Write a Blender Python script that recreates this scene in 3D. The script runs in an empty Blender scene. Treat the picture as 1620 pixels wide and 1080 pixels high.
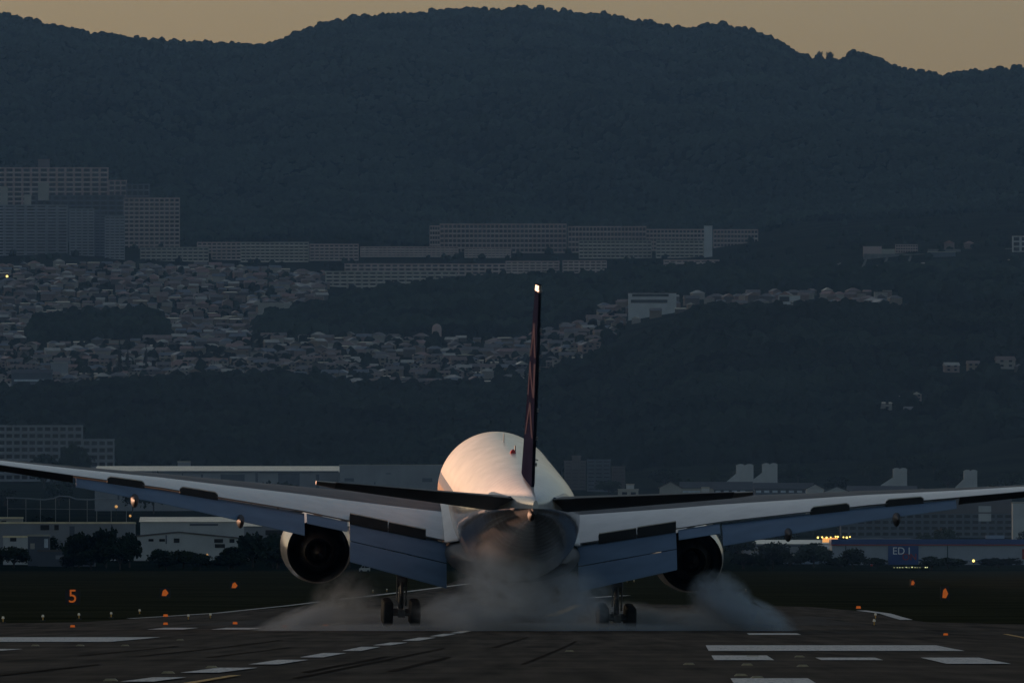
import bpy, bmesh, math, random
import numpy as np
from mathutils import Vector, Matrix
R = math.radians
random.seed(7); rng = np.random.default_rng(7)
S = bpy.context.scene
COL = S.collection

# ------------------------------------------------------------------ camera, sky, sun, exposure
F = 26200.0          # focal length in pixels of the 1620 px wide photograph
CZ = 1.72            # camera height over the near runway
RISE = 30.0         # height of the added, unseen rise that shades the runway
HY = 951.0           # image row of the horizontal
cam_d = bpy.data.cameras.new('camera'); cam = bpy.data.objects.new('camera', cam_d); COL.objects.link(cam)
cam_d.sensor_width = 36.0; cam_d.lens = F / 1620 * 36
cam_d.clip_start = 5.0; cam_d.clip_end = 60000.0
cam.location = (0, 0, CZ); cam.rotation_euler = (math.pi/2 + math.atan((HY-540)/F), 0, 0)
S.camera = cam

SUN_EL, SUN_AZ = 3.0, -46.0      # degrees; azimuth from the view axis, negative = left
W = bpy.data.worlds.new('World'); S.world = W; W.use_nodes = True
nt = W.node_tree; bg = nt.nodes['Background']
sky = nt.nodes.new('ShaderNodeTexSky'); sky.sky_type = 'NISHITA'; sky.sun_disc = False
sky.sun_elevation = R(SUN_EL); sky.sun_rotation = R(SUN_AZ)
sky.air_density = 0.85; sky.dust_density = 2.2; sky.ozone_density = 1.6; sky.altitude = 0
hs = nt.nodes.new('ShaderNodeHueSaturation'); hs.inputs['Saturation'].default_value = 0.80
nt.links.new(sky.outputs[0], hs.inputs['Color']); nt.links.new(hs.outputs[0], bg.inputs[0]); bg.inputs[1].default_value = 0.054
sl = bpy.data.lights.new('sun', 'SUN'); sun = bpy.data.objects.new('sun', sl); COL.objects.link(sun)
sl.energy = 5.0; sl.angle = R(0.5); sl.color = (1.0, 0.54, 0.34)
sd = Vector((math.sin(R(SUN_AZ))*math.cos(R(SUN_EL)), math.cos(R(SUN_AZ))*math.cos(R(SUN_EL)), math.sin(R(SUN_EL))))
sun.rotation_euler = sd.to_track_quat('Z', 'Y').to_euler()
S.view_settings.view_transform = 'Standard'; S.view_settings.look = 'None'
S.view_settings.exposure = 1.45; S.view_settings.gamma = 1.0
S.cycles.use_denoising = True
S.cycles.max_bounces = 6; S.cycles.volume_bounces = 3; S.cycles.transparent_max_bounces = 16
S.cycles.sample_clamp_indirect = 3.0

# ------------------------------------------------------------------ helpers
def mat(name, base, rough=0.6, metal=0.0, var=0.0, scale=1.0, bump=0.0, bscale=None, emit=None, estr=0.0, spec=0.5, coat=0.0, stretch=None):
    m = bpy.data.materials.new(name); m.use_nodes = True
    t = m.node_tree; b = t.nodes['Principled BSDF']
    b.inputs['Base Color'].default_value = (*base, 1); b.inputs['Roughness'].default_value = rough
    b.inputs['Metallic'].default_value = metal; b.inputs['Specular IOR Level'].default_value = spec
    b.inputs['Coat Weight'].default_value = coat
    if var or bump:
        tc = t.nodes.new('ShaderNodeTexCoord'); mp = t.nodes.new('ShaderNodeMapping')
        if stretch: mp.inputs['Scale'].default_value = stretch
        t.links.new(tc.outputs['Object'], mp.inputs[0])
    if var:
        n = t.nodes.new('ShaderNodeTexNoise'); n.inputs['Scale'].default_value = scale; n.inputs['Detail'].default_value = 5
        t.links.new(mp.outputs[0], n.inputs[0])
        r = t.nodes.new('ShaderNodeValToRGB')
        lo = [max(0, c*(1-var)) for c in base]; hi = [min(1, c*(1+var)) for c in base]
        r.color_ramp.elements[0].position = 0.3; r.color_ramp.elements[1].position = 0.7
        r.color_ramp.elements[0].color = (*lo, 1); r.color_ramp.elements[1].color = (*hi, 1)
        t.links.new(n.outputs['Fac'], r.inputs[0]); t.links.new(r.outputs[0], b.inputs['Base Color'])
    if bump:
        n2 = t.nodes.new('ShaderNodeTexNoise'); n2.inputs['Scale'].default_value = bscale or scale; n2.inputs['Detail'].default_value = 3
        t.links.new(mp.outputs[0], n2.inputs[0])
        bp = t.nodes.new('ShaderNodeBump'); bp.inputs['Strength'].default_value = 1.0; bp.inputs['Distance'].default_value = bump
        t.links.new(n2.outputs['Fac'], bp.inputs['Height']); t.links.new(bp.outputs[0], b.inputs['Normal'])
    if emit:
        b.inputs['Emission Color'].default_value = (*emit, 1); b.inputs['Emission Strength'].default_value = estr
    return m

def tag(o, label=None, cat=None, group=None, kind=None):
    if label: o['label'] = label
    if cat: o['category'] = cat
    if group: o['group'] = group
    if kind: o['kind'] = kind
    return o

def empty(name, loc, rot=(0, 0, 0)):
    o = bpy.data.objects.new(name, None); COL.objects.link(o); o.location = loc; o.rotation_euler = rot
    return o

class MB:
    def __init__(s): s.v = []; s.f = []; s.mi = []
    def add(s, vs, fs, mi=0):
        n = len(s.v); s.v += [tuple(p) for p in vs]; s.f += [tuple(i+n for i in f) for f in fs]; s.mi += [mi]*len(fs); return s
    def box(s, x0, x1, y0, y1, z0, z1, mi=0):
        v = [(x, y, z) for z in (z0, z1) for y in (y0, y1) for x in (x0, x1)]
        return s.add(v, [(0, 2, 3, 1), (4, 5, 7, 6), (0, 1, 5, 4), (2, 6, 7, 3), (0, 4, 6, 2), (1, 3, 7, 5)], mi)
    def prism(s, poly, y0, y1, mi=0):       # poly in (x, z), extruded along y
        n = len(poly); v = [(x, y0, z) for x, z in poly] + [(x, y1, z) for x, z in poly]
        return s.add(v, [tuple(range(n)), tuple(range(2*n-1, n-1, -1))] + [(i, i+n, (i+1) % n+n, (i+1) % n) for i in range(n)], mi)
    def loft(s, rings, cap=True, mi=0, mif=None):
        n = len(rings[0]); v = [p for r in rings for p in r]; b = len(s.v); s.v += [tuple(p) for p in v]
        for k in range(len(rings)-1):
            for i in range(n):
                j = (i+1) % n
                s.f.append((b+k*n+i, b+k*n+j, b+(k+1)*n+j, b+(k+1)*n+i)); s.mi.append(mif(k, i) if mif else mi)
        if cap:
            s.f.append(tuple(b+i for i in range(n-1, -1, -1))); s.mi.append(mi)
            s.f.append(tuple(b+(len(rings)-1)*n+i for i in range(n))); s.mi.append(mi)
        return s
    def tube(s, p, q, r0, r1=None, n=12, mi=0):
        p, q = Vector(p), Vector(q); r1 = r0 if r1 is None else r1
        d = (q-p).normalized(); a = d.orthogonal().normalized(); b = d.cross(a)
        rings = [[c + a*r*math.cos(2*math.pi*i/n) + b*r*math.sin(2*math.pi*i/n) for i in range(n)] for c, r in ((p, r0), (q, r1))]
        return s.loft(rings, mi=mi)
    def build(s, name, mats, parent=None, smooth=None, fix=True):
        me = bpy.data.meshes.new(name); me.from_pydata(s.v, [], s.f)
        for m in (mats if isinstance(mats, (list, tuple)) else [mats]): me.materials.append(m)
        if len(me.materials) > 1: me.polygons.foreach_set('material_index', s.mi)
        if fix:
            bm = bmesh.new(); bm.from_mesh(me); bmesh.ops.recalc_face_normals(bm, faces=bm.faces); bm.to_mesh(me); bm.free()
        o = bpy.data.objects.new(name, me); COL.objects.link(o)
        if smooth is not None:
            me.polygons.foreach_set('use_smooth', [True]*len(me.polygons))
            me.set_sharp_from_angle(angle=R(smooth))
        if parent: o.parent = parent
        return o

def ring(cx, y, cz, rx, rzt, rzb=None, n=48):
    rzb = rzt if rzb is None else rzb; out = []
    for i in range(n):
        a = 2*math.pi*i/n; s_ = math.sin(a)
        out.append((cx + rx*math.cos(a), y, cz + (rzt if s_ >= 0 else rzb)*s_))
    return out

def lathe(prof, cx, cz, n=40, close=True):      # profile of (y, r)
    mb = MB(); mb.loft([ring(cx, y, cz, r, r, n=n) for y, r in prof], cap=close); return mb

# ------------------------------------------------------------------ ground profile
GD = np.array([-500, 0, 300, 600, 845, 1100, 1450, 2000, 3000, 4200, 4600.])
GZ = np.array([0, 0, 0, 0.02, 0.20, 0.62, 1.38, 2.9, 5.9, 9.4, 11.2])
_gd = np.linspace(-500, 4600, 1021); _gz = np.interp(_gd, GD, GZ)
_k = np.ones(21)/21; _gz = np.convolve(np.pad(_gz, 10, mode='edge'), _k, mode='valid')
def G(d): return float(np.interp(d, _gd, _gz))
PXC = [-500, 0, 120, 240, 400, 600, 800, 950, 1100, 1300, 1450, 1620, 2120]
ROWS = [
 (4200, [903]*13),
 (5000, [874]*13),
 (5800, [838]*13),
 (6600, [804]*13),
 (7400, [768, 768, 768, 768, 768, 768, 768, 772, 780, 778, 765, 755, 750]),
 (7800, [740, 742, 742, 744, 744, 742, 742, 738, 720, 716, 705, 672, 665]),
 (8300, [690, 690, 680, 675, 676, 680, 684, 665, 600, 590, 600, 620, 620]),
 (8800, [648, 642, 628, 614, 608, 630, 632, 600, 488, 484, 490, 484, 484]),
 (9150, [634, 628, 624, 618, 604, 622, 624, 580, 520, 515, 515, 510, 510]),
 (10000, [548, 546, 543, 540, 536, 537, 545, 505, 484, 482, 482, 480, 480]),
 (10450, [530, 528, 498, 500, 530, 506, 494, 472, 458, 450, 452, 452, 450]),
 (10900, [520, 520, 516, 516, 522, 464, 447, 444, 430, 442, 440, 436, 430]),
 (11300, [505, 505, 504, 504, 506, 460, 445, 442, 430, 434, 425, 418, 410]),
 (11700, [478, 478, 476, 474, 478, 461, 442, 438, 424, 419, 404, 398, 392]),
 (12200, [440, 440, 438, 436, 438, 462, 442, 434, 426, 402, 388, 382, 378]),
 (12900, [405, 405, 400, 412, 416, 414, 412, 412, 410, 380, 368, 360, 355]),
 (13700, [385, 382, 372, 380, 384, 386, 390, 390, 388, 350, 335, 325, 320]),
 (15000, [265, 262, 262, 262, 262, 262, 262, 262, 262, 240, 235, 232, 230]),
]
RID = [(-500, 10), (-150, 12), (0, 20), (60, 36), (130, 50), (200, 59), (300, 68), (420, 74), (450, 62), (480, 47), (560, 27), (640, 20), (700, 16), (780, 14), (830, 12),
       (900, 20), (960, 24), (1020, 34), (1080, 46), (1140, 36), (1180, 47), (1230, 64), (1250, 80), (1290, 92), (1330, 94), (1350, 81), (1380, 88), (1415, 106),
       (1440, 114), (1490, 120), (1560, 112), (1620, 108), (1800, 95), (2120, 90)]
GX = np.arange(-480, 2101, 3.0)
ctrl_d = [r[0] for r in ROWS] + [16200, 17400, 18200, 19500]
ctrl = [np.interp(GX, PXC, r[1]) for r in ROWS]
rid = np.interp(GX, [a for a, b in RID], [b for a, b in RID])
ctrl += [np.interp(GX, PXC, [140]*13)*0.55 + (rid+60)*0.45, rid, rid+60, rid+220]
ctrl = np.array(ctrl)
for d_, dy in ((7800, 10), (8300, 16), (8800, 20), (10450, 12), (10900, 15), (11300, 10), (17400, 11)): ctrl[ctrl_d.index(d_)] += dy
for k in range(len(ctrl)-4):            # round the kinks of the control rows
    ker = np.ones(25)/25; ctrl[k] = np.convolve(np.pad(ctrl[k], 12, mode='edge'), ker, mode='valid')
def vnoise(x, y, seed):                # smooth value noise
    r = np.random.default_rng(seed); T = r.random((256, 256))
    xi = np.floor(x).astype(int); yi = np.floor(y).astype(int); fx = x-xi; fy = y-yi
    fx = fx*fx*(3-2*fx); fy = fy*fy*(3-2*fy)
    a = T[xi % 256, yi % 256]; b = T[(xi+1) % 256, yi % 256]; c = T[xi % 256, (yi+1) % 256]; d = T[(xi+1) % 256, (yi+1) % 256]
    return (a*(1-fx)+b*fx)*(1-fy) + (c*(1-fx)+d*fx)*fy
def tz(px, d):
    """terrain height at photo column px and distance d (arrays)"""
    px = np.asarray(px, float); d = np.asarray(d, float)
    k = np.clip(np.searchsorted(ctrl_d, d, side='right')-1, 0, len(ctrl_d)-2)
    D = np.array(ctrl_d, float); t = np.clip((d-D[k])/(D[k+1]-D[k]), 0, 1)
    xi = np.clip((px-GX[0])/3.0, 0, len(GX)-1.001); i = xi.astype(int); f = xi-i
    ya = ctrl[k, i]*(1-f)+ctrl[k, i+1]*f; yb = ctrl[k+1, i]*(1-f)+ctrl[k+1, i+1]*f
    za = CZ+(HY-ya)/F*D[k]; zb = CZ+(HY-yb)/F*D[k+1]
    z = za*(1-t)+zb*t
    X = (px-810)/F*d
    amp = np.clip((d-13300)/1500, 0, 1)*np.clip((17400-d)/900, 0, 1)
    rd = np.abs(vnoise(X/130.0+d/900.0+7, d/1500.0, 3)-0.5)*2
    z = z + amp*(rd*46-20 + (vnoise(X/45.0, d/260.0, 5)-0.5)*16)
    amp2 = np.clip((d-7700)/300, 0, 1)*(d < 9000)
    z = z + amp2*(vnoise(X/50.0+2, d/150.0, 8)-0.5)*5
    return z
def TZ(px, d):
    return G(d) if d < 4200 else float(tz([px], [d])[0])
def at(px, d, z=None):
    return Vector(((px-810)/F*d, d, TZ(px, d) if z is None else z))
def zy(py, d): return CZ + (HY-py)/F*d       # height that shows at row py at distance d
def ground_pt(px, py, dz=0.0):               # where the ray of a pixel meets the airfield ground
    ds = np.linspace(250, 4400, 8300); ys = HY-(np.interp(ds, _gd, _gz)-CZ)/ds*F
    i = int(np.argmin(np.abs(ys-py) + (ds < 100)*99)); d = ds[i]
    return Vector(((px-810)/F*d, d, G(d)+dz))

# ------------------------------------------------------------------ materials of the setting
def ground_mat():
    m = mat('grass_ground', (0.036, 0.036, 0.018), 0.9, var=0.5, scale=0.05, spec=0.0); return m
M_grass = ground_mat()
M_wood = mat('woodland_floor', (0.014, 0.020, 0.012), 1.0, var=0.5, scale=0.02, spec=0.0)
M_leaf = mat('woodland_leaves', (0.013, 0.021, 0.013), 1.0, var=0.7, scale=0.013, spec=0.0)
M_leafm = mat('mountain_leaves', (0.034, 0.050, 0.036), 1.0, var=0.35, scale=0.009, spec=0.0)  # distance haze put into the colour, paler than the near woods
M_leafd = mat('ridge_leaves', (0.020, 0.032, 0.020), 1.0, var=0.7, scale=0.012, spec=0.0)  # partly paled for distance haze, between near woods and mountain
M_leaf2 = mat('tree_leaves', (0.022, 0.034, 0.015), 0.9, var=0.5, scale=0.3, spec=0.1)
M_bark = mat('bark', (0.05, 0.04, 0.03), 0.9, var=0.3, scale=2)
def asphalt_mat(name, base, wear):
    m = bpy.data.materials.new(name); m.use_nodes = True; t = m.node_tree; b = t.nodes['Principled BSDF']
    tc = t.nodes.new('ShaderNodeTexCoord')
    mp = t.nodes.new('ShaderNodeMapping'); mp.inputs['Scale'].default_value = (0.9, 0.02, 1); mp.inputs['Rotation'].default_value = (0, 0, R(0.58))
    n = t.nodes.new('ShaderNodeTexNoise'); n.inputs['Scale'].default_value = 1.0; n.inputs['Detail'].default_value = 6
    n2 = t.nodes.new('ShaderNodeTexNoise'); n2.inputs['Scale'].default_value = 0.05; n2.inputs['Detail'].default_value = 8; n2.inputs['Roughness'].default_value = 0.7
    t.links.new(tc.outputs['Object'], mp.inputs[0]); t.links.new(mp.outputs[0], n.inputs[0]); t.links.new(tc.outputs['Object'], n2.inputs[0])
    mx = t.nodes.new('ShaderNodeMath'); mx.operation = 'MULTIPLY_ADD'; mx.inputs[1].default_value = 0.5
    t.links.new(n.outputs[0], mx.inputs[0])
    m2 = t.nodes.new('ShaderNodeMath'); m2.operation = 'MULTIPLY'; m2.inputs[1].default_value = 0.5
    t.links.new(n2.outputs[0], m2.inputs[0]); t.links.new(m2.outputs[0], mx.inputs[2])
    r = t.nodes.new('ShaderNodeValToRGB'); r.color_ramp.elements[0].position = 0.36; r.color_ramp.elements[1].position = 0.64
    r.color_ramp.elements[0].color = (*[c*(1-wear) for c in base], 1); r.color_ramp.elements[1].color = (*[c*(1+wear) for c in base], 1)
    t.links.new(mx.outputs[0], r.inputs[0]); t.links.new(r.outputs[0], b.inputs['Base Color'])
    b.inputs['Roughness'].default_value = 0.85; b.inputs['Specular IOR Level'].default_value = 0.025
    n3 = t.nodes.new('ShaderNodeTexNoise'); n3.inputs['Scale'].default_value = 6
    t.links.new(tc.outputs['Object'], n3.inputs[0])
    bp = t.nodes.new('ShaderNodeBump'); bp.inputs['Distance'].default_value = 0.02
    t.links.new(n3.outputs[0], bp.inputs['Height']); t.links.new(bp.outputs[0], b.inputs['Normal'])
    return m
M_asph = asphalt_mat('runway_asphalt', (0.068, 0.053, 0.040), 0.8)
M_conc = asphalt_mat('far_apron', (0.075, 0.066, 0.058), 0.35)
def paint_mat(name, base, lo):
    m = bpy.data.materials.new(name); m.use_nodes = True; t = m.node_tree; b = t.nodes['Principled BSDF']
    tc = t.nodes.new('ShaderNodeTexCoord'); mp = t.nodes.new('ShaderNodeMapping'); mp.inputs['Scale'].default_value = (2.2, 0.05, 1)
    n = t.nodes.new('ShaderNodeTexNoise'); n.inputs['Detail'].default_value = 7; n.inputs['Roughness'].default_value = 0.7
    t.links.new(tc.outputs['Object'], mp.inputs[0]); t.links.new(mp.outputs[0], n.inputs[0])
    r = t.nodes.new('ShaderNodeValToRGB'); r.color_ramp.elements[0].position = 0.36; r.color_ramp.elements[1].position = 0.5
    r.color_ramp.elements[0].color = (*lo, 1); r.color_ramp.elements[1].color = (*base, 1)
    t.links.new(n.outputs[0], r.inputs[0]); t.links.new(r.outputs[0], b.inputs['Base Color']); b.inputs['Roughness'].default_value = 0.7
    return m
M_white = paint_mat('white_paint', (0.78, 0.73, 0.66), (0.40, 0.37, 0.33))
M_yell = paint_mat('yellow_paint', (0.75, 0.42, 0.08), (0.35, 0.20, 0.06))

# ------------------------------------------------------------------ ground, hills
def grid_obj(name, P, nx, ny, mats, kind='structure', mi=None, smooth=True):
    me = bpy.data.meshes.new(name)
    me.vertices.add(nx*ny); me.vertices.foreach_set('co', P.reshape(-1).astype(np.float32))
    i = np.arange(ny-1)[:, None]*nx + np.arange(nx-1)[None, :]
    q = np.stack([i, i+1, i+1+nx, i+nx], -1).reshape(-1, 4)
    nq = len(q); me.loops.add(nq*4); me.loops.foreach_set('vertex_index', q.reshape(-1).astype(np.int32))
    me.polygons.add(nq); me.polygons.foreach_set('loop_start', np.arange(nq, dtype=np.int32)*4); me.polygons.foreach_set('loop_total', np.full(nq, 4, np.int32))
    for m in mats: me.materials.append(m)
    me.polygons.foreach_set('use_smooth', np.full(nq, smooth)); me.update(); me.validate()
    o = bpy.data.objects.new(name, me); COL.objects.link(o); o['kind'] = kind; return o
dg = np.concatenate([np.array([-300, 0, 200]), np.arange(300, 4200.1, 20)])
xs = np.linspace(-400, 400, 41)
P = np.array([[(x, d, G(d)) for x in xs] for d in dg])
grid_obj('ground', P, len(xs), len(dg), [M_grass])
dh = np.concatenate([np.arange(4200, 7700, 40), np.arange(7700, 9100, 9), np.arange(9100, 13300, 20), np.arange(13300, 18300, 11), np.arange(18300, 19501, 100)])
gx = GX[(GX >= -480) & (GX <= 2100)]
PXg, Dg = np.meshgrid(gx, dh)
Z = tz(PXg, Dg)
Xg = (PXg-810)/F*Dg
rough = np.clip((Dg-13500)/600, 0, 1)
cr = vnoise(Xg/7.5, Dg/11.0, 11)*2.5 + vnoise(Xg/3.2, Dg/5.0, 12)*1.2
Z = Z + rough*cr
Z[0, :] = G(4200)
grid_obj('hills', np.stack([Xg, Dg, Z], -1), len(gx), len(dh), [M_wood])

# range added on the left, out of view, to keep the low sun off the hillsides
yy = np.arange(5200, 23000, 200.); tt = np.linspace(0, 1, 13)
hh = np.interp(yy, [5200, 6500, 9000, 13000, 18000, 23000], [20, 130, 330, 560, 900, 950])
P = np.array([[(-1250-900*t, y, h*math.sin(math.pi*t)**.8+8*math.sin(y/170+9*t) - 12*(1-math.sin(math.pi*t)) + h*.0) for t in tt] for y, h in zip(yy, hh)])
grid_obj('hills', P, len(tt), len(yy), [M_wood])

# distant range added on both sides, out of view, to block low sky glow
for sg in (-1, 1):
    aa = np.radians(np.linspace(2.6, 42, 120))*sg; prof_ = [(-2400, 0), (-1500, .35), (-600, .8), (0, 1), (800, .7), (2000, .2)]
    P = np.array([[(math.sin(a)*(17800+q), math.cos(a)*(17800+q), -8+(560+70*math.sin(a*37)+45*math.sin(a*91+1))*h) for a in aa] for q, h in prof_])
    grid_obj('hills', P, len(aa), len(prof_), [M_wood])
# added rise left of the airfield, out of view: it shades the ground but not the airliner's back
yy = np.arange(500, 7400.1, 50.)
P = np.array([[(-235-250*t-max(0, y-4700)*.11, y, -1+(RISE+(G(y) if y < 4200 else TZ(-400, y))+.6*math.sin(y/90)+1+max(0, y-3200)*.005)*math.sin(math.pi*t)**.5) for t in tt] for y in yy])
grid_obj('hills', P, len(tt), len(yy), [M_wood])

# asphalt sheet, laid on the ground from the near runway to its far end
def strip(name, rows, m, dz=0.02, kind='structure', step=10):
    """rows: (d, xl, xr) control rows, resampled so that the sheet follows the ground"""
    ds = np.arange(rows[0][0], rows[-1][0]+0.1, step)
    xl = np.interp(ds, [r[0] for r in rows], [r[1] for r in rows]); xr = np.interp(ds, [r[0] for r in rows], [r[2] for r in rows])
    mb = MB(); n = 3
    for d, a, b in zip(ds, xl, xr):
        for k in range(n): mb.v.append((a+(b-a)*k/(n-1), d, G(d)+dz))
    for j in range(len(ds)-1):
        for k in range(n-1): mb.f.append((j*n+k, j*n+k+1, (j+1)*n+k+1, (j+1)*n+k)); mb.mi.append(0)
    o = mb.build(name, m, fix=False); o['kind'] = kind; return o
def gl(px, py): p = ground_pt(px, py); return p.x, p.y
strip('runway', [(150, -60, 70), (845, -46, 36), (940, -36, 31), (1000, -26, 25), (1250, -21, 26.5), (1400, -18, 25), (1500, -15, 9), (2200, -10, 9), (3600, -8, 16)], M_asph, 0.02)
strip('taxiway', [(935, -19, 20.5), (1060, -16, 20), (1110, -12, 22), (1160, -10, 16)], M_conc, 0.03)

# painted marks: quads whose outline runs along and across the runway (heading 0.58 deg right of the view)
VX = 1075.0; rdir = Vector((math.sin(math.atan((VX-810)/F)), math.cos(math.atan((VX-810)/F)), 0)); rperp = Vector((rdir.y, -rdir.x, 0))
def mark(lat0, lat1, d0, d1, m, name='runway_marking', dz=0.05):
    """lat: metres right of the line through the camera along the runway; d0..d1 distance"""
    ds = np.linspace(d0, d1, max(2, int((d1-d0)/8)+1)); mb = MB()
    for d in ds:
        for l in (lat0, lat1):
            p = rdir*d + rperp*l; mb.v.append((p.x, p.y, G(p.y)+dz))
    for j in range(len(ds)-1): mb.f.append((2*j, 2*j+1, 2*j+3, 2*j+2)); mb.mi.append(0)
    o = mb.build(name, m, fix=False); o['kind'] = 'structure'; return o
def dist(py): return ground_pt(810, py).y
def lat(px, py):
    d = dist(py); return (px-VX)/F*d
# aiming point blocks
mark(lat(1115, 1019)-0.0, lat(1505, 1027), dist(1031), dist(1022), M_white)
mark(lat(-230, 1012), lat(222, 1012), dist(1016.5), dist(1009), M_white)
# touchdown zone bars
for a, b in ((1128, 1220), (1292, 1387), (1460, 1553)): mark(lat(a, 1043), lat(b, 1043), dist(1052 if a > 1400 else 1046), dist(1038.5 if a < 1200 else 1042), M_white)
mark(lat(1157, 1078), lat(1282, 1078), dist(1095), dist(1075.5), M_white)
mark(lat(-60, 1030), lat(12, 1030), dist(1031), dist(1028), M_white)
for a, b in ((248, 303), (347, 407)): mark(lat(a, 995), lat(b, 995), dist(996.5), dist(993.8), M_white)
for a, b in ((1182, 1262),): mark(lat(a, 1003), lat(b, 1003), dist(1005), dist(1002.5), M_white)
for a, b in ((1095, 1160),): mark(lat(a, 987), lat(b, 987), dist(988.5), dist(985.5), M_white)
# rubber laid down in the touchdown zone
M_rub = mat('tyre_rubber_marks', (0.062, 0.049, 0.038), 0.9, var=0.4, scale=.4, spec=0.0, stretch=(3, .05, 1))
for k in range(9):
    l0 = -11.5+random.choice((-1, 1))*random.uniform(2.2, 7.5); d_ = random.uniform(330, 620); mark(l0, l0+random.uniform(.12, .32), d_, d_+random.uniform(90, 260), M_rub, name='rubber_marking', dz=.035)
# centre line dashes
CL = [((190, 1081), (295, 1074)), ((285, 1066.5), (408, 1058.5)), ((393, 1053), (488, 1045.5)), ((474, 1041.5), (548, 1034.5)), ((541, 1031), (602, 1024.5)),
      ((590, 1022), (645, 1017.5)), ((636, 1014.5), (690, 1009.5)), ((680, 1007.5), (722, 1003.5)), ((712, 1002.5), (748, 998.5)), ((868, 975), (918, 955))]
def pquad(pts, m, name='runway_marking', dz=0.05):
    mb = MB(); ps = [ground_pt(*p) for p in pts]
    mb.v = [(p.x, p.y, p.z+dz) for p in ps]; mb.f = [tuple(range(len(ps)))]; mb.mi = [0]
    o = mb.build(name, m, fix=False); o['kind'] = 'structure'; return o
for (a, b), (c, d) in CL[:9]:
    w = (c-a)*0.5
    pquad([(a, b), (a+w, b), (c, d), (c-w, d)], M_white)
mark(lat(880, 968), lat(897, 968), dist(975), dist(957), M_yell)
mark(lat(327, 1077), lat(345, 1077), dist(1084), dist(1070.5), M_yell)
def pline(pts, w, m, name='runway_marking'):
    ps = [ground_pt(*p) for p in pts]; mb = MB(); out = []
    for a, b in zip(ps, ps[1:]):
        n = max(1, int((b-a).length/20))
        out += [a.lerp(b, k/n) for k in range(n)]
    out.append(ps[-1])
    for p in out: mb.v += [(p.x-w/2, p.y, G(p.y)+0.055), (p.x+w/2, p.y, G(p.y)+0.055)]
    for j in range(len(out)-1): mb.f.append((2*j, 2*j+1, 2*j+3, 2*j+2)); mb.mi.append(0)
    o = mb.build(name, m, fix=False); o['kind'] = 'structure'; return o
pline([(205, 979), (345, 970), (505, 952)], 0.5, M_white); pline([(540, 948), (744, 923)], 0.9, M_white)
pline([(1362, 966), (1400, 971), (1434, 981)], 0.8, M_white)
pline([(745, 928), (960, 926)], 1.2, M_white); pline([(930, 946), (990, 942)], 1.2, M_white)
pline([(1590, 1004), (1630, 1012)], 0.25, M_yell)

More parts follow.
